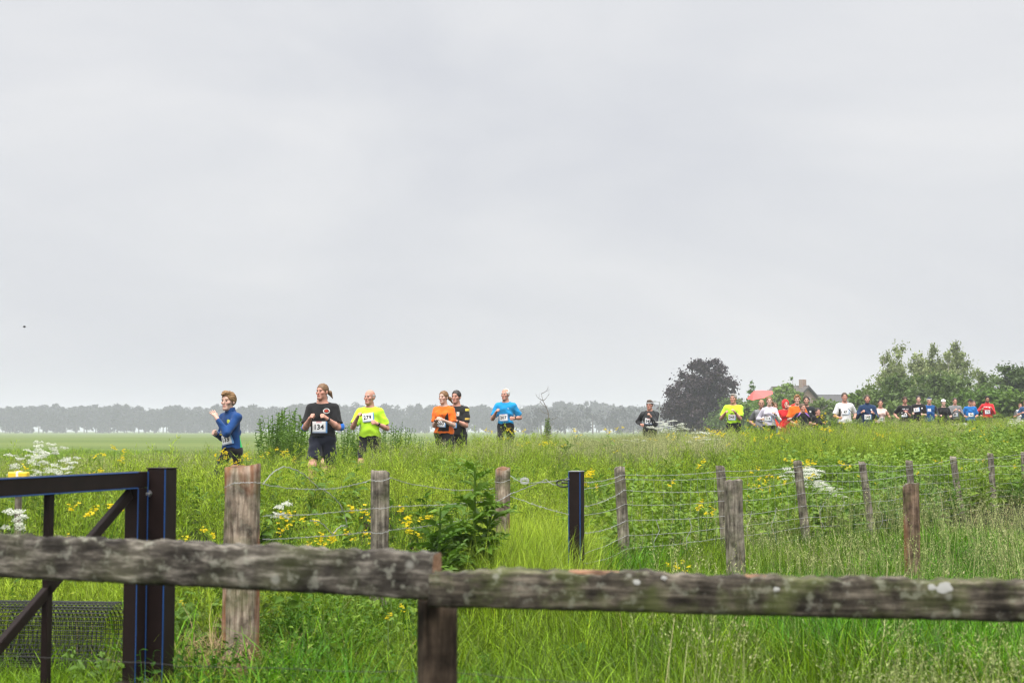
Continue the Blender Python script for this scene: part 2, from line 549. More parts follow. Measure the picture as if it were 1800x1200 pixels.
def tree(name, label, x, y, h, w, prof, mat, bark, nleaf, lsize, nclump=40, group=None, seed=0, trunk_r=.16, first=.25,
         crad=.28, droop=0.0, cat='tree', squash=.8):
    """prof(t) = crown half width (0..1) at relative height t; clumps fill the crown, limbs reach each clump"""
    rng = np.random.default_rng(seed)
    z0 = gz(x, y) - .05
    root = empty(name, (x, y, z0))
    tag(root, label, cat, group)
    cen, rad = [], []
    while len(cen) < nclump:
        t = first + (1 - first) * rng.random() ** .9
        pr = prof(t)
        if rng.random() > pr + .25: continue
        a = rng.random() * 2 * math.pi
        rr = math.sqrt(rng.random()) * pr * w / 2 * (.95)
        cr = crad * w / 2 * (.55 + .8 * rng.random()) * (0.45 + .55 * pr)
        cen.append((rr * math.cos(a), rr * math.sin(a), min(t * h, h - cr * .6))); rad.append(cr)
    cen = np.array(cen); rad = np.array(rad)
    mb = MB()
    lean = rng.normal(size=2) * .02 * h
    tp = [Vector((lean[0] * t * t, lean[1] * t * t, h * t * .92)) for t in (0, .08, .25, .45, .65, .85, 1)]
    mb.tube(tp, [trunk_r * 1.35, trunk_r, trunk_r * .85, trunk_r * .65, trunk_r * .45, trunk_r * .2, .01], 7)
    for c in cen[:min(nclump, 45)]:
        tz = max(.12 * h, c[2] - .35 * math.hypot(c[0], c[1]) - .08 * h)
        tt = min(tz / (h * .92), .95)
        s = Vector((lean[0] * tt * tt, lean[1] * tt * tt, tz)); e_ = Vector(c)
        mid = s.lerp(e_, .5) + Vector((0, 0, .06 * h * rng.random()))
        r0 = trunk_r * (.42 - .3 * tt)
        mb.tube([s, mid, e_], [r0, r0 * .6, r0 * .15], 5)
    mb.build('trunk', MAT[bark], root, True)
    V, F, col = leaves(rng, cen, rad, nleaf, lsize, squash, droop, -1)
    link('crown', np_mesh('crown', V, F, [MAT[mat]], col=col), root)
    return root


def prof_round(t):
    return math.sqrt(max(0, 1 - ((t - .45) / .56) ** 2)) if t < 1.01 else 0

def prof_birch(t):
    return max(.12, min(1, (1.05 - t) * 1.5)) * (.75 if t < .2 else 1)

def prof_shrub(t):
    return math.sqrt(max(.02, 1 - (t / 1.03) ** 2))

def pxpos(px, d):
    return (px - 900) / F_PX * d

def top_h(py, d, x):
    return CAM_Z + (757 - py) / F_PX * d - gz(x, d)

# copper beech
d = 190; x = pxpos(1240, d)
def prof_beech(t):
    return [.80, .93, 1.0, .99, .93, .84, .73, .60, .45, .28, .12][min(10, int(t * 10.01))]
tree('beech_tree', 'large round copper beech with dark purple crown', x, d, top_h(630, d, x), 12.6, prof_beech, 'beech_leaf', 'bark', 40000, .20, 200, seed=3,
     trunk_r=.38, first=.04, crad=.165)

# shrubs and small trees round the house
sh = [  # px, d, top py, width m, material, seed, label
    (1322, 165, 664, 3.6, 'shrub_leaf', 31, 'thin wispy young tree rising behind the shrubs beside the copper beech', 500),
    (1336, 140, 690, 6.0, 'shrub_leaf', 32, 'mid green shrub below the red umbrella next to the copper beech', 5200),
    (1372, 145, 674, 6.6, 'shrub_leaf', 33, 'leafy green bush behind the red umbrella in front of the house roof', 5200),
    (1392, 150, 659, 3.6, 'shrub_leaf', 34, 'slim young tree with open top left of the chimney', 1300),
    (1402, 120, 697, 4.5, 'shrub_leaf', 35, 'dense green bush in front of the brick gable behind the orange shirted runner', 5000),
    (1440, 118, 702, 4.2, 'oak_leaf', 36, 'dark green bush hiding the foot of the brick gable', 4200),
    (1474, 130, 706, 4.6, 'shrub_leaf', 37, 'low green bush right of the brick gable', 4000),
    (1506, 112, 684, 2.2, 'shrub_leaf', 38, 'narrow upright bush between the white and navy shirted runners', 2300),
    (1530, 112, 697, 3.0, 'oak_leaf', 39, 'small dark bush behind the navy hooded runner', 2600),
    (1284, 175, 700, 7.0, 'oak_leaf', 40, 'dull green hedge bush in the shade of the copper beech', 3500),
]
for px, d, py, w, mt, sd, lb, n in sh:
    x = pxpos(px, d)
    thin = n < 1500; n = int(n * 1.5)
    tree('garden_shrub' if not thin else 'young_tree', lb, x, d, top_h(py, d, x), w, prof_birch if thin else prof_shrub, mt, 'bark', n, .17 if not thin else .14,
         30 if thin else 60, 'shrubs and young trees round the house', sd, .05, .3 if thin else .06, .24 if thin else .25, cat='bush' if not thin else 'tree')

bt = [  # birches and trees on the right
    (1556, 116, 622, 4.4, 'birch_leaf', 51, 'leftmost pale green birch of the tall clump, thin at its left edge', 3000),
    (1582, 120, 606, 4.6, 'birch_leaf', 52, 'pale birch with spiky top, second from the left in the tall clump', 3300),
    (1614, 122, 614, 4.4, 'birch_leaf', 53, 'rounded pale birch left of the middle of the tall clump', 3300),
    (1640, 124, 603, 4.6, 'birch_leaf', 54, 'tall pale birch in the middle of the clump', 3400),
    (1668, 120, 616, 4.2, 'birch_leaf', 55, 'pale birch just left of the tallest one', 3100),
    (1682, 122, 600, 4.2, 'birch_leaf', 56, 'tallest pale birch near the right end of the clump', 3100),
    (1576, 100, 660, 5.0, 'oak_leaf', 57, 'rounded mid green tree in front of the leftmost birches', 5500),
    (1655, 104, 655, 6.0, 'oak_leaf', 58, 'broad olive green tree in front of the tallest birches', 6500),
    (1720, 116, 648, 4.2, 'birch_leaf', 59, 'small loose birch right of the tall clump', 2800),
    (1768, 112, 641, 4.6, 'oak_leaf', 60, 'dark green pointed tree near the right edge', 4600),
    (1745, 118, 656, 4.4, 'oak_leaf', 61, 'darker tree left of the pointed one near the right edge', 4200),
    (1806, 112, 646, 4.8, 'oak_leaf', 62, 'rightmost dark tree cut by the right edge', 4600),
    (1700, 96, 686, 4.0, 'shrub_leaf', 63, 'green bush behind the runner in the blue shirt and cap', 4600),
    (1752, 92, 682, 4.0, 'shrub_leaf', 64, 'bright yellow green bush right of the red topped runner', 5200),
    (1795, 90, 690, 3.8, 'shrub_leaf', 65, 'light green bush at the right edge behind the white flowers', 4600),
    (1612, 96, 700, 4.6, 'oak_leaf', 66, 'dark low bush behind the two black shirted runners', 4600),
    (1550, 100, 695, 3.4, 'oak_leaf', 67, 'low dark bush behind the pink topped runner', 3600),
]
for px, d, py, w, mt, sd, lb, n in bt:
    x = pxpos(px, d)
    bir = mt == 'birch_leaf'; low = py > 680; n = int(n * (3.4 if bir else 2.2)); w *= 1.22
    tree('birch_tree' if bir else ('garden_shrub' if low else 'broadleaf_tree'), lb, x, d, top_h(py, d, x), w, prof_birch if bir else prof_shrub, mt,
         'birch_bark' if bir else 'bark', n, .115 if bir else .13, 60 if bir else 55, 'birches and bushes on the right', sd, .09 if bir else .08,
           .10 if bir else .05, .25 if bir else .28, droop=.8 if bir else 0, cat='bush' if low else 'tree', squash=1.25 if bir else .85)

# bare dead tree with ivy at its foot
d = 62; x = pxpos(962, d); z0 = gz(x, d)
root = empty('dead_tree', (x, d, z0)); tag(root, 'bare dead tree with ivy round its foot beyond the runners', 'tree')
H_ = top_h(692, d, x)
mb = MB(); rng = random.Random(5)
tk = [Vector((0.06 * math.sin(i * 1.3), 0, H_ * i / 9)) for i in range(10)]
tk[8].x -= .14; tk[9].x -= .22; tk[7].x -= .05
mb.tube(tk, [.075, .065, .055, .045, .038, .03, .024, .018, .012, .008], 7)
def twig(p, dr, ln, r, lv):
    q = [p]
    for i in range(4):
        dr = (dr + Vector((rng.uniform(-.35, .35), rng.uniform(-.35, .35), rng.uniform(-.1, .3)))).normalized()
        q.append(q[-1] + dr * ln / 4)
    mb.tube(q, [r, r * .8, r * .6, r * .4, r * .2], 4)
    if lv:
        for i in (2, 3): twig(q[i], (dr + Vector((rng.uniform(-1, 1), rng.uniform(-1, 1), .3))).normalized(), ln * .5, r * .5, lv - 1)
for i in (4, 5, 6, 7, 8, 8, 9):
    twig(tk[i], Vector((rng.choice((-1, 1)), rng.uniform(-.6, .6), .5)).normalized(), .45, .016, 1)
mb.build('trunk', MAT['dead_bark'], root, True)
r_ = np.random.default_rng(8)
cen = np.array([(0, 0, .15 * i + .1) for i in range(11)] + [(.12, 0, .2), (-.14, 0, .2)]); rad = np.array([.26 - .014 * i for i in range(11)] + [.2, .2])
V, F, col = leaves(r_, cen, rad, 900, .05)
link('ivy', np_mesh('ivy', V, F, [MAT['oak_leaf']], col=col), root)

# far rows of trees across the fields, one hazy mass
r_ = np.random.default_rng(12)
VV, FF, CC = [], [], []; nb = 0
mbt = MB()
def far_row(px0, px1, d0, topf, wid, nleaf, lsize, base):
    global nb
    px = px0
    while px < px1:
        d = d0 + r_.normal() * 12
        x = pxpos(px, d); h = CAM_Z + (757 - topf(px)) / F_PX * d; h *= 1 + r_.normal() * .03
        w = wid * (.75 + .5 * r_.random())
        k = 12
        cz = base * h + (1 - base) * h * (.1 + .78 * r_.random(k))
        prf = np.sqrt(np.clip(1 - ((cz / h - .55) / .5) ** 2, .1, 1))
        cen = np.stack([x + (r_.random(k) - .5) * w * prf, d + (r_.random(k) - .5) * w * .6, cz], -1)
        rad = w * .27 * (.7 + .6 * r_.random(k))
        V, F, col = leaves(r_, cen, rad, nleaf, lsize, 1.0)
        VV.append(V); FF.append(F + nb); CC.append(col); nb += len(V)
        mbt.tube([(x, d, 0), (x + r_.normal() * .2, d, h * .8)], [.4, .12], 5)
        px += wid * .74 * F_PX / d0 * (.7 + .6 * r_.random())
def top_main(px):
    k = [(-200, 717), (0, 715), (60, 714), (120, 712), (200, 710), (245, 713), (258, 722), (290, 714), (330, 714), (360, 714), (440, 716), (500, 712), (540, 709), (600, 712),
         (640, 712), (700, 711), (760, 711), (840, 713), (900, 711), (960, 709), (985, 706), (1010, 703), (1035, 705), (1060, 711), (1120, 712), (1180, 710), (1300, 712), (1500, 716), (2100, 716)]
    return float(np.interp(px, [a for a, b in k], [b for a, b in k]))
far_row(-250, 1250, 900, top_main, 8.0, 1000, .95, .24)
far_row(-250, 1250, 925, top_main, 9.5, 1000, 1.1, .02)
far_row(1250, 2100, 900, top_main, 14, 220, 1.1, .3)
far_row(-250, 2000, 1150, lambda p: top_main(p + 77) + 8, 14, 200, 1.3, .2)
far_row(930, 1190, 640, lambda p: top_main(p) + 5 + 2.5 * math.sin(p * .09), 8, 420, .65, .1)
nleafv = nb
V = np.concatenate(VV); F = np.concatenate(FF); Cc = np.concatenate(CC)
fw = link('distant_wood', np_mesh('distant_wood', V, F, [MAT['far_leaf']], col=Cc))
tag(fw, 'long hazy grey row of trees along the horizon', 'trees', kind='stuff')
tk_ = mbt.build('trunks', MAT['bark'], fw); tag(tk_, kind='stuff')

# ------------------------------------------------------------------ brick house
def brick_mat():
    m, N, L, out = new_mat('brick')
    tc = N.new('ShaderNodeTexCoord')
    br = N.new('ShaderNodeTexBrick'); br.inputs['Scale'].default_value = 1.0
    br.inputs['Brick Width'].default_value = .42; br.inputs['Row Height'].default_value = .14; br.inputs['Mortar Size'].default_value = .02
    br.inputs['Color1'].default_value = (.30, .165, .12, 1); br.inputs['Color2'].default_value = (.24, .13, .10, 1); br.inputs['Mortar'].default_value = (.3, .28, .25, 1)
    mp = N.new('ShaderNodeMapping'); mp.inputs['Rotation'].default_value = (math.pi / 2, 0, 0)
    L.new(tc.outputs['Object'], mp.inputs[0]); L.new(mp.outputs[0], br.inputs['Vector'])
    n_ = noise(N, L, tc.outputs['Object'], 1.5, 4)
    c = mixc(N, L, n_.outputs['Fac'], br.outputs['Color'], (.25, .18, .15))
    bs = N.new('ShaderNodeBsdfPrincipled'); bs.inputs['Roughness'].default_value = .95
    L.new(c, bs.inputs['Base Color']); L.new(bs.outputs[0], out.inputs['Surface'])
brick_mat()
def tile_mat(nm, c1, c2):
    m, N, L, out = new_mat(nm)
    tc = N.new('ShaderNodeTexCoord')
    wv = N.new('ShaderNodeTexWave'); wv.bands_direction = 'Z'; wv.inputs['Scale'].default_value = 2.4; wv.inputs['Distortion'].default_value = .6
    L.new(tc.outputs['Object'], wv.inputs['Vector'])
    n_ = noise(N, L, tc.outputs['Object'], 2.0, 5)
    f = mixc(N, L, n_.outputs['Fac'], c1, c2)
    c = mixc(N, L, wv.outputs['Fac'], f, tuple(x * .75 for x in c1))
    bs = N.new('ShaderNodeBsdfPrincipled'); bs.inputs['Roughness'].default_value = .85
    L.new(c, bs.inputs['Base Color']); L.new(bs.outputs[0], out.inputs['Surface'])
tile_mat('roof_tiles', (.085, .078, .072), (.14, .125, .11))
tile_mat('roof_tiles_dark', (.06, .06, .062), (.10, .10, .10))
plain_mat('white_paint', (.7, .7, .68), .5, .4, .05)
plain_mat('window_glass', (.03, .035, .04), .08, .6, .1)

def gable_house(name, label, apex_px, apex_py, d, yaw, W, Lr, pitch, chimney=True, roofm='roof_tiles'):
    """gable end centred on the local origin facing -Y; ridge runs back along +Y for Lr metres"""
    ap = PW(apex_px, apex_py, d)
    z0 = gz(ap.x, d) - .1
    root = empty(name, (ap.x, d, z0), yaw); tag(root, label, 'house')
    hr = ap.z - z0; rise = W / 2 * math.tan(pitch); he = hr - rise
    mb = MB()
    V = [(-W / 2, 0, 0), (W / 2, 0, 0), (W / 2, 0, he), (0, 0, hr - .12), (-W / 2, 0, he)]
    V += [(x, Lr, z) for x, y, z in V]
    mb.add(V, [[0, 1, 2, 3, 4], [9, 8, 7, 6, 5], [1, 6, 7, 2], [5, 0, 4, 9], [0, 5, 6, 1]])
    mb.build('wall', MAT['brick'], root)
    mb = MB(); ov = .45; t = .16
    for s in (-1, 1):
        e0 = (s * (W / 2 + ov), he - ov * math.tan(pitch)); r0 = (0, hr)
        n_ = Vector((s * math.sin(pitch), 0, math.cos(pitch))) * t
        P = [(e0[0], -ov, e0[1]), (r0[0], -ov, r0[1]), (r0[0], Lr + ov, r0[1]), (e0[0], Lr + ov, e0[1])]
        P2 = [(p[0] + n_.x, p[1], p[2] + n_.z) for p in P]
        f = [[0, 1, 2, 3], [7, 6, 5, 4], [0, 4, 5, 1], [1, 5, 6, 2], [2, 6, 7, 3], [3, 7, 4, 0]]
        mb.add(P + P2, f)
    mb.tube([(0, -ov, hr + t), (0, Lr + ov, hr + t)], .1, 6)
    rf = mb.build('roof', MAT[roofm], root)
    mb = MB()
    for s in (-1, 1):                            # verge boards
        a = Vector((s * (W / 2 + ov), -ov - .03, he - ov * math.tan(pitch) - .08)); b = Vector((0, -ov - .03, hr - .08))
        mb.add([a, b, b + Vector((0, 0, .22)), a + Vector((0, 0, .22))], [[0, 1, 2, 3]])
        mb.add([a + Vector((0, .05, 0)), b + Vector((0, .05, 0)), b + Vector((0, .05, .22)), a + Vector((0, .05, .22))], [[3, 2, 1, 0]])
    mb.build('verge_board', MAT['roof_tiles_dark'], root)
    for wx, wz in ((-1.6, he * .45), (1.6, he * .45), (0, he + rise * .32)):
        w = MB(); w.box((wx, -.03, wz), (1.3, .1, 1.2)); fr = w.build('window', MAT['white_paint'], root)
        for k in (-1, 1):
            g = MB(); g.box((wx + k * .31, -.085, wz), (.55, .02, 1.05)); g.build('pane', MAT['window_glass'], fr)
    if chimney:
        c = MB(); c.box((0, .75, hr + .35), (.85, .7, 1.5), bev=.02); ch = c.build('chimney', MAT['brick'], rf)
        c = MB(); c.box((0, .75, hr + 1.13), (.98, .82, .12), bev=.02)
        c.tube([(0, .75, hr + 1.15), (0, .75, hr + 1.5)], .1, 8)
    return root
gable_house('brick_house', 'brick house with grey tiled roof and chimney on the gable', 1418, 680, 205, math.radians(38), 8.6, 6.2, math.radians(36))
gable_house('brick_barn', 'long low dark roof right of the brick house', 1640, 696, 222, math.radians(88), 8.0, 20, math.radians(32), False, 'roof_tiles_dark')

# street lamp far behind
d = 150; x = pxpos(1159, d); z0 = gz(x, d)
root = empty('street_lamp', (x, d, z0)); tag(root, 'slender grey street lamp between the headband runner and the copper beech', 'street lamp')
plain_mat('lamp_grey', (.22, .23, .23), .5, .4, .1)
H_ = top_h(706, d, x)
mb = MB(); mb.tube([(0, 0, 0), (0, 0, 1), (0, 0, H_)], [.09, .07, .05], 8); mb.build('pole', MAT['lamp_grey'], root)
mb = MB(); mb.tube([(0, 0, H_ - .05), (-.25, 0, H_ + .02), (-.4, 0, H_ + .03)], .03, 6); mb.build('arm', MAT['lamp_grey'], root)
mb = MB(); mb.box((-.62, 0, H_ + .03), (.5, .2, .12), bev=.03); mb.build('lamp_head', MAT['lamp_grey'], root)

# a bird high over the field
bp = PW(43, 575, 70)
root = empty('bird', bp); tag(root, 'tiny dark bird flying in the grey sky at the left', 'bird')
plain_mat('feather', (.025, .025, .025), .8, .2, .2)
mb = MB(); mb.tube([(-.13, 0, 0), (-.09, 0, .005), (0, 0, 0), (.07, 0, .015), (.11, 0, .02), (.14, 0, .015)], [.012, .03, .038, .026, .02, .004], 8)
mb.add([(-.1, -.03, 0), (-.1, .03, 0), (-.2, .04, 0), (-.2, -.04, 0)], [[0, 1, 2, 3]])
mb.build('body', MAT['feather'], root, True)
for s in (-1, 1):
    mb = MB(); P = [(.05, s * .02, .02), (-.05, s * .02, .02), (-.04, s * .14, .11), (.04, s * .14, .11), (-.07, s * .25, .07), (-.02, s * .25, .075)]
    P2 = [(a, b, c_ + .006) for a, b, c_ in P]
    mb.add(P + P2, [[0, 1, 2, 3], [3, 2, 4, 5], [9, 8, 7, 6], [11, 10, 8, 9]]); mb.build('wing', MAT['feather'], root)
root.rotation_euler = (0, 0, .6); root.scale = (.62, .62, .62)


# ------------------------------------------------------------------ meadow plants
def blades(rng, n, R, hmin, hmax, w, bend=.5, nseg=4, mat=0, lean=(0, 0), prn=None):
    """n curved tapering blades rooted in a disc of radius R -> V, F(quads)"""
    a = rng.random(n) * 2 * np.pi; r = R * np.sqrt(rng.random(n))
    base = np.stack([r * np.cos(a), r * np.sin(a), np.full(n, -.03)], -1)
    az = rng.random(n) * 2 * np.pi
    dr = np.stack([np.cos(az), np.sin(az)], -1) + np.array(lean)
    h = hmin + (hmax - hmin) * rng.random(n) ** 1.2
    bd = bend * (.25 + rng.random(n) ** 1.5)
    side = np.stack([-np.sin(az + rng.normal(size=n) * .6), np.cos(az + rng.normal(size=n) * .6), np.zeros(n)], -1)
    V = []
    for k in range(nseg + 1):
        t = k / nseg
        hor = (t ** 2.2) * bd * h
        z = h * (t - .38 * np.clip(bd, 0, 1.2) * t ** 3)
        c = base + np.stack([dr[:, 0] * hor, dr[:, 1] * hor, z], -1)
        ww = w * (1 - t ** 1.6 * .94) * (.7 + .6 * rng.random(n))
        V.append(c - side * ww[:, None] / 2); V.append(c + side * ww[:, None] / 2)
    V = np.stack(V, 1)                      # n, 2*(nseg+1), 3
    m = 2 * (nseg + 1)
    q = np.array([[2 * k, 2 * k + 1, 2 * k + 3, 2 * k + 2] for k in range(nseg)])
    F = (q[None] + (np.arange(n) * m)[:, None, None]).reshape(-1, 4)
    return V.reshape(-1, 3), F


def thin(rng, P, D, ln, w):
    """slender diamonds at points P along directions D"""
    n = len(P)
    D = D / np.linalg.norm(D, axis=1)[:, None]
    s = np.cross(D, rng.normal(size=(n, 3))); s /= np.linalg.norm(s, axis=1)[:, None]
    ln = np.broadcast_to(ln, (n,))[:, None]; w = np.broadcast_to(w, (n,))[:, None]
    V = np.stack([P, P + D * ln * .45 + s * w / 2, P + D * ln, P + D * ln * .45 - s * w / 2], 1).reshape(-1, 3)
    return V, np.arange(4 * n).reshape(n, 4)


class Acc:
    def __init__(self, per=None): self.V, self.F, self.M, self.n, self.C, self.per = [], [], [], 0, [], per
    def add(self, vf, m=0):
        V, F = vf
        k_ = self.per or 4
        g_ = np.random.default_rng(len(V))
        nn_ = -(-len(V) // k_); v_ = .28 + 1.35 * g_.random(nn_) ** 1.35; st_ = (g_.random(nn_) < .05)[:, None]
        c_ = v_[:, None] * np.ones(3) * np.where(st_, np.array([1.5, 1.2, 1.6]), 1.0)
        self.C.append(np.repeat(c_, k_, 0)[:len(V)])
        self.V.append(V); self.F.append(F + self.n); self.M.append(np.full(len(F), m)); self.n += len(V)
    def mesh(self, name, mats):
        return np_mesh(name, np.concatenate(self.V), np.concatenate(self.F), [MAT[x] for x in mats], np.concatenate(self.M), col=np.concatenate(self.C))


def stems(rng, n, R, h0, h1, w, lean=.12):
    a = rng.random(n) * 2 * np.pi; r = R * np.sqrt(rng.random(n))
    B = np.stack([r * np.cos(a), r * np.sin(a), np.full(n, -.03)], -1)
    h = h0 + (h1 - h0) * rng.random(n)
    T = B + np.stack([rng.normal(size=n) * lean * h, rng.normal(size=n) * lean * h, h], -1)
    s = np.stack([np.cos(a * 3), np.sin(a * 3), np.zeros(n)], -1) * w / 2
    V = np.stack([B - s, B + s, T + s * .5, T - s * .5], 1).reshape(-1, 3)
    return (V, np.arange(4 * n).reshape(n, 4)), B, T


def proto_grass(i, mat, n, R, h0, h1, w, bend, lean=(0, 0)):
    rng = np.random.default_rng(100 + i); A = Acc(10)
    A.add(blades(rng, n, R, h0, h1, w, bend, lean=lean)); return A.mesh('tuft', [mat])

def proto_seed(i, n, R, h0, h1, drop=.25):
    rng = np.random.default_rng(200 + i); A = Acc()
    A.add(blades(rng, n * 2, R, h0 * .3, h0 * .75, .005, .6), 0)
    st, B, T = stems(rng, n, R, h0, h1, .0035, .1); A.add(st, 1)
    P, D = [], []
    for b, t in zip(B, T):
        ax = (t - b) / np.linalg.norm(t - b); L_ = .10 + .07 * rng.random(); k = 16
        bendv = rng.normal(size=3) * drop; bendv[2] = -abs(bendv[2])
        for j in range(k):
            u = j / k
            P.append(t - ax * L_ * .25 + ax * L_ * u + bendv * u * u * L_ + rng.normal(size=3) * .012 * (1.1 - u)); D.append(ax + rng.normal(size=3) * .7)
    A.add(thin(rng, np.array(P), np.array(D), .017, .0045), 1)
    return A.mesh('seed_tuft', ['grass_blade', 'seed_head'])

def proto_wispy(i, n, R, h0, h1):
    rng = np.random.default_rng(300 + i); A = Acc()
    st, B, T = stems(rng, n, R, h0, h1, .006, .12); A.add(st, 0)
    P, D, L_, W_ = [], [], [], []
    for b, t in zip(B, T):
        h = t[2]
        for j in range(11):
            u = .3 + .7 * rng.random(); az = rng.random() * 6.283
            p = b + (t - b) * u; bl = h * (.12 + .22 * rng.random()) * (1.25 - u * .6)
            d = np.array([math.cos(az) * .75, math.sin(az) * .75, .85])
            P.append(p); D.append(d); L_.append(bl); W_.append(.004)
            for k in range(9):
                q = p + d / np.linalg.norm(d) * bl * (.2 + .8 * rng.random())
                P.append(q); D.append(d * .6 + rng.normal(size=3) * .55 + np.array([0, 0, .3])); L_.append(.028 + .03 * rng.random()); W_.append(.005)
        for j in range(10):
            P.append(b + (t - b) * (.75 + .3 * rng.random())); D.append(rng.normal(size=3) * .5 + np.array([0, 0, 1.0])); L_.append(.05); W_.append(.004)
    A.add(thin(rng, np.array(P), np.array(D), np.array(L_), np.array(W_)), 0)
    A.add(blades(rng, n * 4, R, h0 * .3, h0 * .8, .006, .5), 1)
    return A.mesh('wispy_tuft', ['wispy_green', 'grass_blade'])

def leafquads(rng, P, D, ln, w, fold=.2):
    """pointed leaves with a fold: six vertices, four faces as quads"""
    n = len(P)
    D = D / np.linalg.norm(D, axis=1)[:, None]
    up = np.array([0, 0, 1.0]) + rng.normal(size=(n, 3)) * .35
    s = np.cross(D, up); s /= np.linalg.norm(s, axis=1)[:, None]
    nn = np.cross(s, D)
    ln = np.broadcast_to(ln, (n,))[:, None]; w = np.broadcast_to(w, (n,))[:, None]
    mid1 = P + D * ln * .35 + nn * ln * .03; mid2 = P + D * ln * .72 - nn * ln * .04; tip = P + D * ln - nn * ln * .2
    V = np.stack([P, mid1 + s * w / 2 + nn * w * fold, mid1, mid1 - s * w / 2 + nn * w * fold,
                  mid2 + s * w * .33 + nn * w * fold * .6, mid2, mid2 - s * w * .33 + nn * w * fold * .6, tip], 1).reshape(-1, 3)
    q = np.array([[0, 1, 2, 2], [0, 2, 3, 3], [1, 4, 5, 2], [2, 5, 6, 3], [4, 7, 5, 5], [5, 7, 6, 6]])
    tri = np.array([[0, 1, 2], [0, 2, 3], [1, 4, 5], [1, 5, 2], [2, 5, 6], [2, 6, 3], [4, 7, 5], [5, 7, 6]])
    return V, (tri[None] + (np.arange(n) * 8)[:, None, None]).reshape(-1, 3)

def proto_leafy(i, mat, nst, R, h, lf, wd):
    """nettle / bramble like clump of upright leafy stems"""
    rng = np.random.default_rng(400 + i); mb_v, mb_f, n0 = [], [], 0
    st, B, T = stems(rng, nst, R, h * .6, h, .007, .15)
    V, F = st; tri = np.concatenate([F[:, [0, 1, 2]], F[:, [0, 2, 3]]])
    mb_v.append(V); mb_f.append(tri); n0 += len(V)
    P, D, LL = [], [], []
    for b, t in zip(B, T):
        for j in range(13):
            u = .2 + .8 * j / 12; az = j * 1.57 + rng.random()
            P.append(b + (t - b) * u); D.append(np.array([math.cos(az), math.sin(az), .35 + rng.normal() * .3])); LL.append(lf * (1.25 - .7 * u) * (.7 + .6 * rng.random()))
    LL = np.array(LL)
    V, F = leafquads(rng, np.array(P), np.array(D), LL, LL * wd)
    mb_v.append(V); mb_f.append(F + n0)
    return np_mesh('leafy_tuft', np.concatenate(mb_v), np.concatenate(mb_f), [MAT[mat]])


PROTO = {}
def protos(key, meshes):
    c = bpy.data.collections.new('proto_' + key)
    for i, me in enumerate(meshes):
        o = bpy.data.objects.new('tuft', me); c.objects.link(o)
    PROTO[key] = c

protos('grass', [proto_grass(i, 'grass_blade', 110, .26, .25, .60, .0085, .7) for i in range(4)])
protos('lush', [proto_grass(10 + i, 'grass_lush', 90, .20, .30, .62, .012, .8) for i in range(4)])
protos('fine', [proto_grass(20 + i, 'wispy_green', 170, .28, .30, .62, .0045, .6, (.25, 0)) for i in range(3)])
protos('short', [proto_grass(30 + i, 'grass_blade', 120, .35, .10, .30, .007, .7) for i in range(3)])
protos('seed', [proto_seed(i, 26, .26, .50, .82) for i in range(4)])
protos('pale', [proto_seed(10 + i, 46, .28, .45, .75, .5) for i in range(3)])
protos('wispy', [proto_wispy(i, 7, .24, .45, .78) for i in range(5)])
protos('dry', [proto_grass(40 + i, 'dry_grass', 80, .22, .12, .40, .006, 1.1) for i in range(3)])
protos('leafy', [proto_leafy(i, 'nettle_leaf', 9, .22, .55, .10, .55) for i in range(4)])
protos('darkleaf', [proto_leafy(10 + i, 'weed_leaf', 7, .20, .50, .14, .35) for i in range(4)])
protos('stalk', [proto_grass(60 + i, 'dry_grass', 5, .22, .35, .72, .0045, .45) for i in range(4)])
protos('smallleaf', [proto_leafy(30 + i, ('weed_leaf', 'dark_leaf', 'weed_leaf', 'nettle_leaf')[i], 16, .24, .36, .055, .45) for i in range(4)])  # one variant's darker leaf colour stands in for shadow among the weeds
protos('dock', [proto_leafy(20 + i, 'dark_leaf', 4, .14, .40, .24, .42) for i in range(3)])


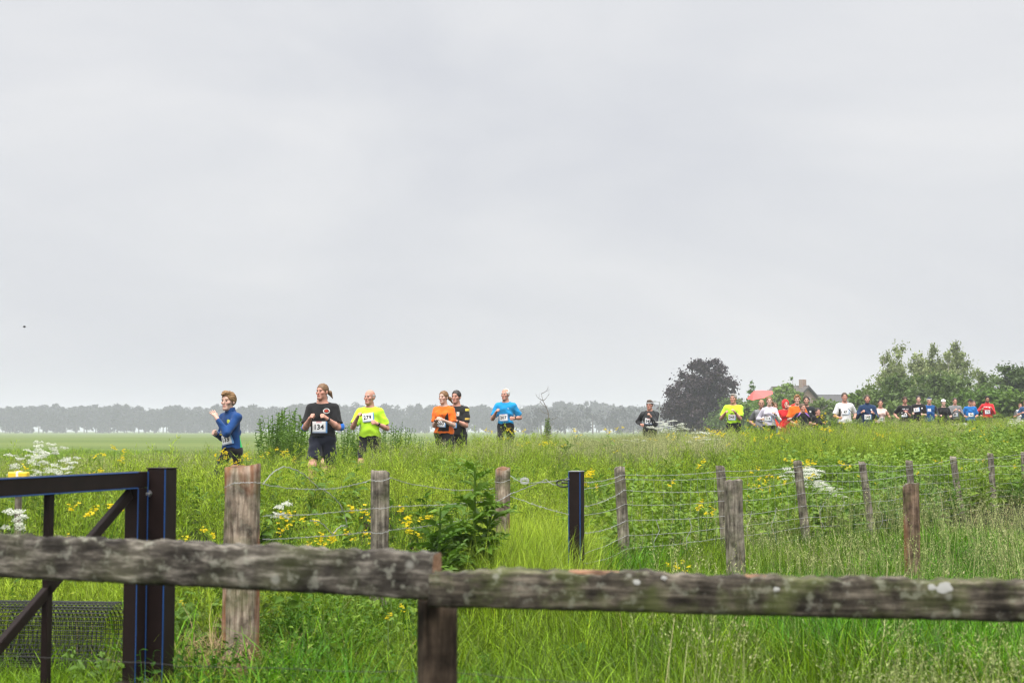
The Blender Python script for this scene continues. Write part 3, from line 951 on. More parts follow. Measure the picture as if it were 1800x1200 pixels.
def scatter(name, label, key, X, Y, S, tilt=.14, sink=0.0):
    """plants standing on the ground: one mass, instanced on a point mesh"""
    X = np.asarray(X); Y = np.asarray(Y); n = len(X)
    S = np.broadcast_to(S, (n,)).astype(np.float32)
    Z = ground_z(X, Y) - sink
    me = bpy.data.meshes.new(name)
    me.vertices.add(n); me.vertices.foreach_set('co', np.stack([X, Y, Z], -1).astype(np.float32).ravel())
    r = np.stack([RNG.normal(size=n) * tilt, RNG.normal(size=n) * tilt, RNG.random(n) * 6.283], -1).astype(np.float32)
    a = me.attributes.new('rot', 'FLOAT_VECTOR', 'POINT'); a.data.foreach_set('vector', r.ravel())
    a = me.attributes.new('scl', 'FLOAT', 'POINT'); a.data.foreach_set('value', S)
    a = me.attributes.new('idx', 'INT', 'POINT'); a.data.foreach_set('value', RNG.integers(0, 99, n).astype(np.int32))
    o = link(name, me)
    tag(o, label, 'grass' if 'grass' in name else 'plants', kind='stuff')
    nt = bpy.data.node_groups.new('scatter_' + name, 'GeometryNodeTree')
    nt.interface.new_socket('Geometry', in_out='INPUT', socket_type='NodeSocketGeometry')
    nt.interface.new_socket('Geometry', in_out='OUTPUT', socket_type='NodeSocketGeometry')
    N, L = nt.nodes, nt.links
    gi, go = N.new('NodeGroupInput'), N.new('NodeGroupOutput')
    ip = N.new('GeometryNodeInstanceOnPoints'); ci = N.new('GeometryNodeCollectionInfo')
    ci.inputs['Collection'].default_value = PROTO[key]
    ci.inputs['Separate Children'].default_value = True
    ci.inputs['Reset Children'].default_value = True
    ip.inputs['Pick Instance'].default_value = True
    def attr(nm, t):
        x = N.new('GeometryNodeInputNamedAttribute'); x.data_type = t; x.inputs['Name'].default_value = nm; return x.outputs[0]
    er = N.new('FunctionNodeEulerToRotation')
    L.new(attr('rot', 'FLOAT_VECTOR'), er.inputs[0]); L.new(er.outputs[0], ip.inputs['Rotation'])
    L.new(attr('scl', 'FLOAT'), ip.inputs['Scale']); L.new(attr('idx', 'INT'), ip.inputs['Instance Index'])
    L.new(gi.outputs[0], ip.inputs['Points']); L.new(ci.outputs[0], ip.inputs['Instance'])
    L.new(ip.outputs[0], go.inputs[0])
    md = o.modifiers.new('scatter', 'NODES'); md.node_group = nt
    return o


def wedge(n, d0, d1, spread=.40, bias=1.0):
    """random spots in the camera's view between two depths, evenly per square metre (bias < 1: more near)"""
    u = RNG.random(n)
    d = np.sqrt(d0 ** 2 + (d1 ** 2 - d0 ** 2) * u ** bias)
    x = (RNG.random(n) * 2 - 1) * spread * d
    return x, d


def vnoise(x, y, s, seed=0):
    """cheap smooth pattern in 0..1"""
    r = np.random.default_rng(seed); v = 0
    for k in range(5):
        a = r.random() * 6.283; f = s * (.6 + 1.2 * r.random()); p = r.random() * 6.283
        v = v + np.sin((x * np.cos(a) + y * np.sin(a)) * f + p)
    return np.clip(.5 + v / 6, 0, 1)


def topix(x, y, h=.4):
    z = ground_z(x, y) + h
    return 900 + F_PX * x / y, 757 - F_PX * (z - CAM_Z) / y


PATH_XY = np.array([(p.x, p.y) for p in cen_path]) if 'cen_path' in globals() else np.array([(p[0], p[1]) for p in PATH])
def off_path(x, y, r=1.15):
    m = np.ones(len(x), bool)
    for i in range(len(PATH) - 1):
        a, b = np.array(PATH[i][:2]), np.array(PATH[i + 1][:2])
        ab = b - a
        for_t = np.clip(((x - a[0]) * ab[0] + (y - a[1]) * ab[1]) / ab.dot(ab), 0, 1)
        m &= np.hypot(x - a[0] - ab[0] * for_t, y - a[1] - ab[1] * for_t) > r
    return m


# the zones: near verge (3.9 m .. fence), fence strip, bank, field side
def fence_y(x):                       # depth of the wire fence as a function of x
    return np.interp(x, [-3, -1.6, -.95, -.1, .85, 8.04, 14], [6.0, 7.2, 8.8, 10.5, 11.2, 22.4, 31.5])

x, y = wedge(5200, 4.3, 13.5, .42)
beyond = y > fence_y(x) + .2
n_ = vnoise(x, y, 1.6, 3)
px_, py_ = topix(x, y)
near = ~beyond & (np.hypot(x + 1.42, y - 7.35) > .22) & ~((px_ < 345) & (y < 6.95)) & ~((px_ > 372) & (px_ < 484) & (y > 5.6))
sel = near & (n_ < .62) & (RNG.random(len(x)) < np.interp(px_, [440, 600, 900], [.0, .35, .8])); scatter('verge_grass', 'bright green grass in front of the wire fence', 'grass', x[sel], y[sel], .62 + .35 * RNG.random(sel.sum()))
sel = near & (n_ >= .45) & (RNG.random(len(x)) < np.interp(px_, [430, 600, 900], [.1, .4, .75])); scatter('lush_grass', 'broad bladed dark green grass clumps below the fence', 'lush', x[sel], y[sel], .62 + .35 * RNG.random(sel.sum()))
sel = near & (px_ > 1150) & (RNG.random(len(x)) < .006 + .03 * np.clip((px_ - 1150) / 500, 0, 1)) & (y > 5); scatter('seed_grass', 'pale seeding grass in the right foreground', 'seed', x[sel], y[sel], .72 + .3 * RNG.random(sel.sum()))
sel = near & (px_ <= 760) & (RNG.random(len(x)) < np.interp(px_, [0, 500, 760], [.34, .22, .06])); scatter('tangled_grass', 'tangled rough grass round the steel gate', 'fine', x[sel], y[sel], .5 + .3 * RNG.random(sel.sum()), .35)
sel = near & (px_ <= 820) & (RNG.random(len(x)) < np.interp(px_, [0, 330, 450, 600, 820], [.2, .3, .55, .5, .05])) & (y > 6.0); scatter('gate_weeds', 'leafy weeds round the steel gate and the thick post', 'smallleaf', x[sel], y[sel], .6 + .6 * RNG.random(sel.sum()), .35)

sel = near & (RNG.random(len(x)) < .09) & (px_ > 480) & (px_ < 1050); scatter('verge_dock', 'dark broad leaved weeds in the grass under the rail', 'dock', x[sel], y[sel], .45 + .3 * RNG.random(sel.sum()), .25)
# mound of fine yellow-green grass left of the dark square post
x, y = wedge(900, 8.4, 11.4, .06); x = x + .02 * y
qx = 900 + 2500 * x / y
sel = (y < fence_y(x) + 1.2) & (qx > 838) & (qx < 985) & (y > 8.9)
scatter('fine_grass', 'fine yellow green grass mound left of the dark square post', 'fine', x[sel], y[sel], 1.0 + .35 * RNG.random(sel.sum()), .25)

# bank
x, y = wedge(17000, 7.5, 47, .45, .85)
m_ = (y > fence_y(x) + .1) & off_path(x, y, 1.0)
x, y = x[m_], y[m_]
px_, py_ = topix(x, y)
n1_ = vnoise(x, y, .9, 5); n2_ = vnoise(x, y, .55, 9); rr = RNG.random(len(x))
left_edge = np.interp(x, [-14, -6, -3, 40], [0, .3, 1, 1])            # the bank thins out into the field on the left
keep = rr < left_edge + (y < 15) * 1.0
pale = (np.hypot((px_ - 1150) / 150, (py_ - 785) / 28) < 1) | (np.hypot((px_ - 300) / 60, (py_ - 800) / 30) < 1) | (np.hypot((px_ - 520) / 60, (py_ - 790) / 20) < 1)
fs = (.58 + .32 * RNG.random(len(x))) * (.78 + .44 * vnoise(x, y, 1.5, 21))
sel = keep & (rr < .72) & ~pale; scatter('wispy_meadow', 'feathery yellow green meadow plants on the bank', 'wispy', x[sel], y[sel], fs[sel])
sel = keep & (n1_ > .42) & (rr > .30); scatter('meadow_grass', 'tall green meadow grass on the bank', 'grass', x[sel], y[sel], fs[sel])
sel = keep & (((n2_ > .52) & (rr < .30)) | (pale & (rr < .85))); scatter('pale_seed_grass', 'pale seeding grass patches on the bank', 'pale', x[sel], y[sel], fs[sel])
sel = keep & (n1_ > .66) & (rr < .45); scatter('lush_meadow_grass', 'dark lush grass clumps on the bank', 'lush', x[sel], y[sel], fs[sel])
strip = (y < fence_y(x) + 4.5) & (px_ > 1040)
sel = strip & (n2_ > .40) & (rr < .9); scatter('fence_weeds', 'leafy nettle like weeds along the wire fence', 'leafy', x[sel], y[sel], .85 + .65 * RNG.random(sel.sum()))
sel = strip & (n2_ <= .50) & (rr < .75); scatter('fence_dock', 'dark broad leaved weeds along the wire fence', 'darkleaf', x[sel], y[sel], .85 + .6 * RNG.random(sel.sum()))
sel = (rr > .80) & keep & (vnoise(x, y, 1.1, 33) > .54); scatter('bank_dock', 'scattered dark leafy weeds in the bank', 'darkleaf', x[sel], y[sel], .8 + .6 * RNG.random(sel.sum()))

# right hand pale grass between the stakes
x, y = wedge(330, 9.5, 15, .12); x = x + .33 * y
sel = (y < fence_y(x) - .3) & (RNG.random(len(x)) < .12)
scatter('stake_seed_grass', 'pale seeding grass round the right hand stake', 'seed', x[sel], y[sel], .7 + .3 * RNG.random(sel.sum()))

# dry litter round the thick post
a_ = RNG.random(34) * 6.283; r_ = .18 + .35 * RNG.random(34)
scatter('dry_grass', 'dry straw coloured grass at the foot of the thick post', 'dry', -1.38 + r_ * np.cos(a_), 7.25 + r_ * np.sin(a_) * .8, .6 + .5 * RNG.random(34), .4)

# weeds hiding the foot of the second post, seeding grass close to the camera
bx_, by_ = -.78 + .32 * (RNG.random(10) - .5), 8.35 + .3 * RNG.random(10)
scatter('post_weeds', 'leafy weeds round the foot of the second post', 'smallleaf', bx_, by_, 1.0 + .5 * RNG.random(10), .2)
by_ = 4.6 + 1.2 * RNG.random(9); bx_ = (.24 + .15 * RNG.random(9)) * by_
scatter('near_seed_grass', 'pale seed heads blurred in the right foreground close to the camera', 'pale', bx_, by_, .70 + .2 * RNG.random(9), .25)

x, y = wedge(900, 5, 30, .42, .8)
sel = off_path(x, y, 1.1) & (y > 6.9)
scatter('dead_stalks', 'thin dry brown stalks among the green plants', 'stalk', x[sel], y[sel], .6 + .4 * RNG.random(sel.sum()), .25)
y = 5.0 + 2.2 * RNG.random(150); x = -(.23 + .16 * RNG.random(150)) * y
scatter('gate_grass', 'short trodden grass under the steel gate', 'short', x, y, .55 + .35 * RNG.random(150), .3)
y = 8.1 + .8 * RNG.random(60); x = -(.25 + .13 * RNG.random(60)) * y
scatter('netting_grass', 'rough grass growing behind the rolled netting', 'fine', x, y, .7 + .3 * RNG.random(60), .35)

# field crop beyond the bank on the left
x, y = wedge(9000, 14, 80, .5)
sel = off_path(x, y, 1.1) & ((x < np.interp(y, [14, 20, 26, 34, 45, 80], [-4.5, -5, -4.5, -2, 2, 10])))
scatter('field_grass', 'short green crop of the flat field', 'short', x[sel], y[sel], 1.0 + .5 * RNG.random(sel.sum()))


# ------------------------------------------------------------------ single weeds and flowers (each a thing)
def weed_mesh(seed, h, nst, lf, wd, mat, spread=.15, nl=26, droopy=.2):
    rng = np.random.default_rng(seed); vs_, fs_, n0 = [], [], 0
    mb = MB(); P, D, LL = [], [], []
    for s in range(nst):
        az = rng.random() * 6.283; r = spread * rng.random()
        b = np.array([r * math.cos(az), r * math.sin(az), -.05])
        hh = h * (.78 + .22 * rng.random()) if s else h
        t = b + np.array([math.cos(az) * spread * rng.random() * 1.3, math.sin(az) * spread * rng.random() * 1.3, hh + .05])
        mid = (b + t) / 2 + rng.normal(size=3) * .02
        mb.tube([b, mid, t], [.008, .006, .003], 5)
        for j in range(nl):
            u = .12 + .88 * j / nl; a2 = j * 2.4 + rng.random() * .6
            c = b + (mid - b) * u * 2 if u < .5 else mid + (t - mid) * (u * 2 - 1)
            P.append(c); D.append(np.array([math.cos(a2), math.sin(a2), .55 - droopy + .5 * u])); LL.append(lf * (1.2 - .75 * u) * (.75 + .5 * rng.random()))
    LL = np.array(LL); V, F = leafquads(rng, np.array(P), np.array(D), LL, LL * wd)
    nv = len(mb.v)
    V = np.concatenate([np.array([tuple(p) for p in mb.v]), V])
    F = [list(f) for f in mb.f] + (F + nv).tolist()
    return np_mesh('leafy_weed', V, F, [MAT[mat]])

WM = [weed_mesh(600 + i, 1.0, 7, .125, .40, 'weed_leaf', .17, 30, .45) for i in range(4)]
def put_plant(name, me, label, cat, group, px, py, d, hmin, hmax, base_h=1.0, rz=None, wide=1.0):
    p = PW(px, py, d); g = gz(p.x, p.y)
    h = min(max(p.z - g, hmin), hmax)
    o = link(name, me); o.location = (p.x, p.y, g - .02)
    s = h / base_h
    o.scale = (s * wide, s * wide, s); o.rotation_euler = (random.gauss(0, .05), random.gauss(0, .05), random.random() * 6.28 if rz is None else rz)
    tag(o, label, cat, group)
    return o
wl_ = 'tall leafy green weeds growing behind the runner in black'
for i, (px, py, d) in enumerate([(478, 722, 27), (492, 716, 27.5), (506, 716, 27.2), (521, 720, 27.6), (486, 733, 26.6), (515, 735, 26.4), (533, 752, 26.5), (500, 745, 26.0), (484, 728, 27.8), (499, 722, 28.0), (513, 726, 27.9), (527, 736, 27.2)]):
    put_plant('leafy_weed', WM[i % 4], 'tall leafy weed in the clump left of the runner in black', 'weed', 'tall weeds left of the runner in black', px, py, d, .8, 1.7, wide=1.05)
for i, (px, py, d) in enumerate([(604, 742, 28), (616, 738, 28.3), (628, 745, 28.5), (640, 750, 28), (612, 755, 27.3), (632, 762, 27)]):
    put_plant('leafy_weed', WM[(i + 1) % 4], 'tall leafy weed between the runners in black and neon yellow', 'weed', 'weeds between the black and neon runners', px, py, d, .7, 1.6, wide=.9)
for i, (px, py, d) in enumerate([(680, 740, 28.4), (698, 738, 28.6), (690, 755, 27.6), (712, 748, 28.8), (725, 762, 28.5), (738, 766, 28.4), (672, 762, 27.4)]):
    put_plant('leafy_weed', WM[(i + 2) % 4], 'leafy weed right of the bald runner in neon yellow', 'weed', 'weeds right of the bald neon runner', px, py, d, .6, 1.6, wide=.9)

# spear thistle in front of the fence
def thistle_mesh(seed):
    rng = np.random.default_rng(seed); mb = MB()
    V = []; F = []
    st = [((0, 0, -.05), (.02, .01, .5), (.0, 0, 1.0)), ((.02, .02, .3), (.09, .03, .52), (.12, 0, .80)), ((-.02, 0, .22), (-.09, .02, .4), (-.13, 0, .66)), ((0, .02, .15), (-.04, .09, .35), (-.06, .1, .58))]
    P, D, LL = [], [], []
    for a, b, c in st:
        mb.tube([a, b, c], [.014, .011, .006], 6)
        for j in range(34):
            u = j / 34; a_, b_, c_ = map(np.array, (a, b, c))
            q = a_ + (b_ - a_) * u * 2 if u < .5 else b_ + (c_ - b_) * (u * 2 - 1)
            az = j * 2.4
            dr = np.array([math.cos(az), math.sin(az), .75 * u - .1 + .35 * rng.normal()]); ln = .20 * (1.15 - .55 * u) * (.7 + .6 * rng.random())
            P.append(q); D.append(dr); LL.append(ln)
            for k in range(4):                       # spiny side lobes
                for s_ in (-1, 1):
                    sd_ = np.array([-dr[1], dr[0], .25]) * s_
                    P.append(q + dr * ln * (.25 + .17 * k)); D.append(sd_ + dr * .5); LL.append(ln * .34)
    LL = np.array(LL) * 1.1; V, F = leafquads(rng, np.array(P), np.array(D), LL, LL * .36, .35)
    nv = len(mb.v)
    return np_mesh('thistle', np.concatenate([np.array([tuple(p) for p in mb.v]), V]), [list(f) for f in mb.f] + (F + nv).tolist(), [MAT['weed_leaf']])
TM = thistle_mesh(1)
put_plant('thistle', TM, 'dark green spiny thistle left of the short orange stained post', 'thistle', None, 822, 815, 9.3, .9, 1.4, rz=.3)
put_plant('thistle', TM, 'low dark thistle at the left foot of the tall thistle', 'thistle', None, 775, 880, 8.9, .5, .9, rz=2.0, wide=1.2)
put_plant('leafy_weed', WM[0], 'upright dark weed behind the wire fence near the split stake', 'weed', None, 1546, 797, 19.5, .6, 1.2, rz=1.0, wide=.8)
put_plant('leafy_weed', WM[1], 'dark weed behind the fence right of the grey notched stake', 'weed', None, 1440, 858, 15.4, .4, .9, rz=4.0)
put_plant('leafy_weed', WM[2], 'dark weed between the first two fence posts right of the steel post', 'weed', None, 1205, 868, 12.9, .4, .9, rz=5.0)

# yellow flowering plants
def mustard_mesh(seed):
    rng = np.random.default_rng(seed); A = Acc()
    tips = []
    pts = [np.array([0, 0, -.03]), np.array([rng.normal() * .02, rng.normal() * .02, .55]), np.array([rng.normal() * .04, rng.normal() * .04, 1.0])]
    P, D, LL, WW = [pts[0], pts[1]], [pts[1] - pts[0], pts[2] - pts[1]], [.6, .45], [.016, .011]
    tips.append(pts[2])
    for k in range(4):
        az = rng.random() * 6.283; u = .55 + .3 * rng.random(); b = pts[0] + (pts[2] - pts[0]) * u
        t = b + np.array([math.cos(az) * .12, math.sin(az) * .12, (1 - u) * .9]); P.append(b); D.append(t - b); LL.append(np.linalg.norm(t - b)); WW.append(.008)
        if k < 1: tips.append(t)
    for k in range(18):
        az = rng.random() * 6.283; u = .1 + .7 * rng.random(); P.append(pts[0] + (pts[2] - pts[0]) * u); D.append(np.array([math.cos(az), math.sin(az), .4])); LL.append(.12 * (1.1 - u)); WW.append(.03 * (1.1 - u))
    A.add(thin(rng, np.array(P), np.array(D), np.array(LL), np.array(WW)), 0)
    P, D = [], []
    for t in tips:
        for k in range(9):
            c = t + rng.normal(size=3) * np.array([.018, .018, .016]) - np.array([0, 0, .012])
            for j in range(4):
                a = j * 1.571 + k
                P.append(c); D.append(np.array([math.cos(a), math.sin(a), .35 + .2 * rng.normal()]))
    A.add(thin(rng, np.array(P), np.array(D), .017, .014), 1)
    return A.mesh('mustard_plant', ['weed_leaf', 'yellow_petal'])
MU = [mustard_mesh(700 + i) for i in range(6)]
def mustards(lst, d, lab, grp, hmin=.35, hmax=1.05):
    for i, t in enumerate(lst):
        px, py = t[:2]; dd = t[2] if len(t) > 2 else d + random.uniform(-.6, .6)
        put_plant('mustard_plant', MU[random.randrange(6)], lab, 'flower', grp, px, py, dd, hmin, hmax)
mustards([(507, 893), (533, 912), (556, 932), (546, 950), (590, 944), (612, 905), (640, 928), (528, 905), (573, 938), (600, 930), (655, 936), (620, 885)], 9.4,
         'yellow flowering plant between the thick post and the second post', 'yellow flowers between the thick and second post', .3)
mustards([(692, 888), (702, 912), (735, 905), (760, 898), (712, 925), (690, 905)], 9.8, 'yellow flowering plant right of the second weathered post', 'yellow flowers right of the second post', .3)
mustards([(690, 1058, 7.9), (697, 1072, 7.8), (806, 1098, 7.8)], 7.8, 'small yellow flower under the wooden rail near its post', 'yellow flowers under the rail', .2, .6)
mustards([(138, 884, 8.4), (118, 938, 8.2), (180, 884, 8.8), (332, 938, 8.6), (345, 925, 8.8), (195, 880, 9), (322, 1048, 8.0)], 8.5, 'yellow flower seen round the steel gate frame', 'yellow flowers round the gate', .2)
mustards([(416, 784), (428, 797), (396, 800), (408, 806), (437, 803), (430, 812), (398, 812), (378, 790), (446, 792)], 15.6, 'yellow flowering plant in front of the boy in the blue top', 'yellow flowers before the boy', .4, 1.2)
mustards([(490, 786), (498, 795), (512, 789), (505, 800), (482, 792)], 17, 'yellow flower left of the runner in black', 'yellow flowers left of the runner in black', .4)
mustards([(173, 822, 11), (200, 780, 13), (178, 793, 12.5), (215, 800, 12.5), (22, 812, 11)], 12, 'yellow flower right of the white umbels at the left', 'yellow flowers beside the left white umbels', .4, 1.1)
mustards([(1322, 848), (1330, 862), (1338, 838), (1350, 856), (1356, 833), (1366, 863), (1312, 868), (1345, 846), (1372, 842), (1325, 872), (1385, 860), (1360, 850), (1392, 868), (1425, 830), (1440, 868)], 16.2,
         'yellow flowering plant behind the fence left of the white umbel patch', 'yellow flowers behind the fence', .4)
mustards([(1240, 878, 12.9), (1228, 890, 12.8), (1250, 888, 12.9)], 12.9, 'yellow flower just left of the second fence post', 'yellow flowers left of the second fence post', .3)
mustards([(1178, 984, 9.6), (1198, 982, 9.6), (1192, 990, 9.4)], 9.5, 'yellow flower peeping over the rail right of the steel post', 'yellow flowers over the rail', .2, .6)
mustards([(1698, 838), (1720, 842), (1750, 845), (1762, 835), (1735, 850), (1790, 815), (1712, 852), (1742, 838), (1775, 848)], 23, 'yellow flower behind the fence near the right edge', 'yellow flowers near the right edge', .4)
mustards([(1318, 736), (1330, 744), (1325, 752), (1345, 741), (1338, 748), (1312, 746), (1322, 760), (1352, 752)], 30, 'yellow flower in front of the grey shirted runner', 'yellow flowers before the grey runner', .5, 1.2)
mustards([(1440, 730), (1450, 738), (1430, 744), (1465, 728), (1446, 724), (1418, 748), (1475, 740), (1458, 748), (1400, 746), (1436, 752), (1486, 748), (1405, 738)], 31, 'yellow flower round the small faces in the grass',
         'yellow flowers round the children', .5, 1.25)
MARKS = [(900, 'below the runner in turquoise'), (1000, 'below the bare dead tree'), (1100, 'left of the headband runner'), (1180, 'below the headband runner'), (1260, 'below the copper beech'),
         (1330, 'below the older neon runner'), (1400, 'below the red hooded coat'), (1460, 'below the child in the grass'), (1540, 'below the white shirted runner'),
         (1620, 'below the black shirted runners'), (1690, 'below the white capped woman'), (1760, 'below the red topped runner'), (9999, 'near the right edge')]
def mark(px):
    return next(t for lim, t in MARKS if px < lim)
for _ in range(95):
    a, b = random.uniform(830, 1790), random.uniform(748, 800)
    row = 'high on' if b < 765 else 'midway down' if b < 783 else 'low on'
    mustards([(a, b, random.uniform(20, 27) + max(0, a - 1100) * .011)], 24, 'yellow flower %s the bank %s' % (row, mark(a)), 'scattered yellow flowers on the bank', .5, 1.0)
for _ in range(26):
    a, b = random.uniform(1020, 1790), random.uniform(795, 850)
    mustards([(a, b, 13 + max(0, a - 1000) * .012)], 24, 'yellow flower behind the wire fence %s' % mark(a), 'scattered yellow flowers behind the fence', .4, .9)

# cow parsley
def parsley_mesh(seed):
    rng = np.random.default_rng(seed); A = Acc()
    P, D, LL, WW, tips = [], [], [], [], []
    top = np.array([rng.normal() * .03, rng.normal() * .03, .97]); b = np.array([0, 0, -.03])
    P.append(b); D.append(top - b); LL.append(1.0); WW.append(.016); tips.append((top, .060))
    for k in range(3):
        az = rng.random() * 6.283; u = .5 + .3 * rng.random(); s = b + (top - b) * u
        t = s + np.array([math.cos(az) * (.10 + .06 * rng.random()), math.sin(az) * (.10 + .06 * rng.random()), (1 - u) * (.6 + .35 * rng.random())])
        P.append(s); D.append(t - s); LL.append(np.linalg.norm(t - s)); WW.append(.009); tips.append((t, .035 + .022 * rng.random()))
    for k in range(30):
        az = rng.random() * 6.283; u = .05 + .6 * rng.random(); P.append(b + (top - b) * u + rng.normal(size=3) * .04); D.append(np.array([math.cos(az), math.sin(az), .3])); LL.append(.10); WW.append(.018)
    A.add(thin(rng, np.array(P), np.array(D), np.array(LL), np.array(WW)), 0)
    P, D = [], []
    for t, r in tips:
        for k in range(9):
            a = k * 2.4; q = r * math.sqrt((k + .5) / 9)
            c = t + np.array([math.cos(a) * q, math.sin(a) * q, .012 - q * .18 + rng.normal() * .006])
            for j in range(11):
                P.append(c + rng.normal(size=3) * np.array([.010, .010, .004])); D.append(np.append(rng.normal(size=2), .25 * rng.normal()))
    A.add(thin(rng, np.array(P), np.array(D), .013, .011), 1)
    return A.mesh('cow_parsley', ['weed_leaf', 'white_petal'])
CP = [parsley_mesh(800 + i) for i in range(5)]
def parsleys(lst, d, lab, grp, hmin=.4, hmax=1.2, wide=1.25):
    for t in lst:
        px, py = t[:2]; dd = t[2] if len(t) > 2 else d + random.uniform(-.5, .5)
        put_plant('cow_parsley', CP[random.randrange(5)], lab, 'flower', grp, px, py, dd, hmin, hmax, wide=wide)
parsleys([(72, 768), (88, 771), (105, 778), (68, 774), (30, 790), (42, 793), (40, 783), (66, 803), (82, 806), (60, 818), (72, 822), (110, 801), (106, 811), (125, 796), (118, 823), (95, 820), (40, 821), (85, 815), (138, 830)],
         11.3, 'white cow parsley umbel above the left end of the steel gate', 'white cow parsley above the gate', .5, 1.35, .85)
parsleys([(12, 884, 8.2), (24, 888, 8.1)], 8.2, 'white umbel just below the gate top rail at the left edge', 'white umbels below the gate rail', .4, 1.2, .7)
parsleys([(493, 873, 9.4), (500, 875, 9.3)], 9.4, 'white umbel between the thick post and the second post', 'white umbels beside the thick post', .4, 1.2, .6)
parsleys([(1163, 738), (1172, 742), (1183, 745), (1196, 747), (1205, 750), (1168, 748), (1178, 736)], 33, 'white cow parsley right of the runner with headband', 'white cow parsley beside the headband runner', .6, 1.4, 1.8)
parsleys([(1226, 755), (1240, 757), (1228, 765), (1240, 768), (1248, 774), (1256, 778), (1262, 784), (1268, 788), (1246, 781)], 24.5, 'white cow parsley in the middle of the bank', 'white cow parsley on the bank', .5, 1.2, 1.6)
parsleys([(1104, 769), (1112, 778), (1102, 780), (1118, 768)], 23, 'small white umbel left of the middle cow parsley', 'small white umbels left of the middle', .5, 1.1, 1.3)
lst = []
for i in range(34):
    t = random.random(); lst.append((1408 + 75 * t + random.gauss(0, 9), 822 + 50 * t + random.gauss(0, 9)))
parsleys(lst, 17.6, 'white cow parsley in the dense patch behind the fence', 'dense white cow parsley patch', .4, 1.1, 1.2)
parsleys([(1785, 738), (1790, 745), (1779, 742), (1796, 752), (1783, 752), (1798, 740), (1773, 748)], 37, 'white cow parsley at the right edge below the last runners', 'white cow parsley at the right edge', .6, 1.3, 1.9)
parsleys([(1690, 746), (1697, 748), (1702, 757), (1684, 757), (1694, 760)], 36, 'white umbel below the runner in grey', 'white umbels below the grey runner', .6, 1.2, 1.6)


# ------------------------------------------------------------------ timber posts
def post_mesh(name, r, h, mat, seed, n=20, lean=(0, 0), square=False, crack=True, topmat=None, taper=.96):
    """weathered post: lumpy section, drying cracks, uneven top"""
    rng = np.random.default_rng(seed)
    rows = max(10, int(h / .045))
    ph = rng.random(8) * 6.283
    cr = [(rng.random() * 6.283, .10 + .08 * rng.random(), .12 + .12 * rng.random()) for _ in range(3 if crack else 0)]
    V = []
    for i in range(rows + 1):
        t = i / rows; z = t * h
        for k in range(n):
            a = 2 * math.pi * k / n
            q = r * (1 + .035 * math.sin(2 * a + ph[0] + z) + .03 * math.sin(3 * a + ph[1] - 2.0 * z) + .012 * math.sin(5 * a + 9 * z + ph[2]))
            if square:
                q *= min(1 / max(abs(math.cos(a - .3)), abs(math.sin(a - .3)), .01), 1.22) * .9
            for ca, cw, cd in cr:
                da = (a - ca - .25 * math.sin(z * 3) + math.pi) % (2 * math.pi) - math.pi
                q *= 1 - cd * math.exp(-(da / cw) ** 2)
            q *= 1 + (taper - 1) * t
            zz = z + (0.012 * math.sin(a + ph[4]) + .006 * math.sin(3 * a + ph[5])) * (t ** 4)
            V.append((q * math.cos(a) + lean[0] * z, q * math.sin(a) + lean[1] * z, zz))
    F = []
    for i in range(rows):
        for k in range(n):
            k2 = (k + 1) % n
            F.append([i * n + k, i * n + k2, (i + 1) * n + k2, (i + 1) * n + k])
    b = len(V)
    for s, q in ((.6, .006), (0.0, .004)):
        for k in range(n if s else 1):
            a = 2 * math.pi * k / n
            V.append((r * s * math.cos(a) + lean[0] * h, r * s * math.sin(a) + lean[1] * h, h + q + .004 * math.sin(3 * a)))
    fm = [0] * len(F)
    for k in range(n):
        k2 = (k + 1) % n
        F.append([rows * n + k, rows * n + k2, b + k2, b + k]); F.append([b + k, b + k2, b + n])
        fm += [1, 1]
    return np_mesh(name, V, F, [MAT[mat], MAT[topmat or mat]], fm, True)


def place_post(parent, px, py_top, d, r, mat, seed, lean=(0, 0), name='post', extra=.25, **kw):
    p = PW(px, py_top, d); g = gz(p.x, p.y)
    h = p.z - g + extra
    me = post_mesh(name, r, h, mat, seed, lean=lean, **kw)
    o = link(name, me, parent)
    o.location = (p.x - lean[0] * h, p.y - lean[1] * h, g - extra)
    return o, p


def wire_run(mb, pts, sag=.02, r=.0022, barb=0.0, seed=0, seg=10, m=0):
    rng = random.Random(seed)
    P = []
    for a, b in zip(pts[:-1], pts[1:]):
        a, b = Vector(a), Vector(b)
        s_ = sag * rng.uniform(.4, 1.5); w_ = rng.uniform(-.012, .012)
        for k in range(seg):
            t = k / seg
            P.append(a.lerp(b, t) + Vector((0, w_ * math.sin(9 * t), -s_ * 4 * t * (1 - t) + rng.uniform(-.003, .003))))
    P.append(Vector(pts[-1]))
    mb.tube(P, r, 5, m)
    if barb:
        L_ = sum((b - a).length for a, b in zip(P[:-1], P[1:])); nb_ = int(L_ / barb)
        acc = 0; nxt = barb / 2
        for a, b in zip(P[:-1], P[1:]):
            l = (b - a).length
            while nxt < acc + l:
                c = a.lerp(b, (nxt - acc) / l)
                for k in range(2):
                    v = Vector((rng.uniform(-1, 1), rng.uniform(-1, 1), rng.uniform(-1, 1))).normalized() * .011
                    mb.tube([c - v, c + v], r * .55, 3, m)
                nxt += barb
            acc += l


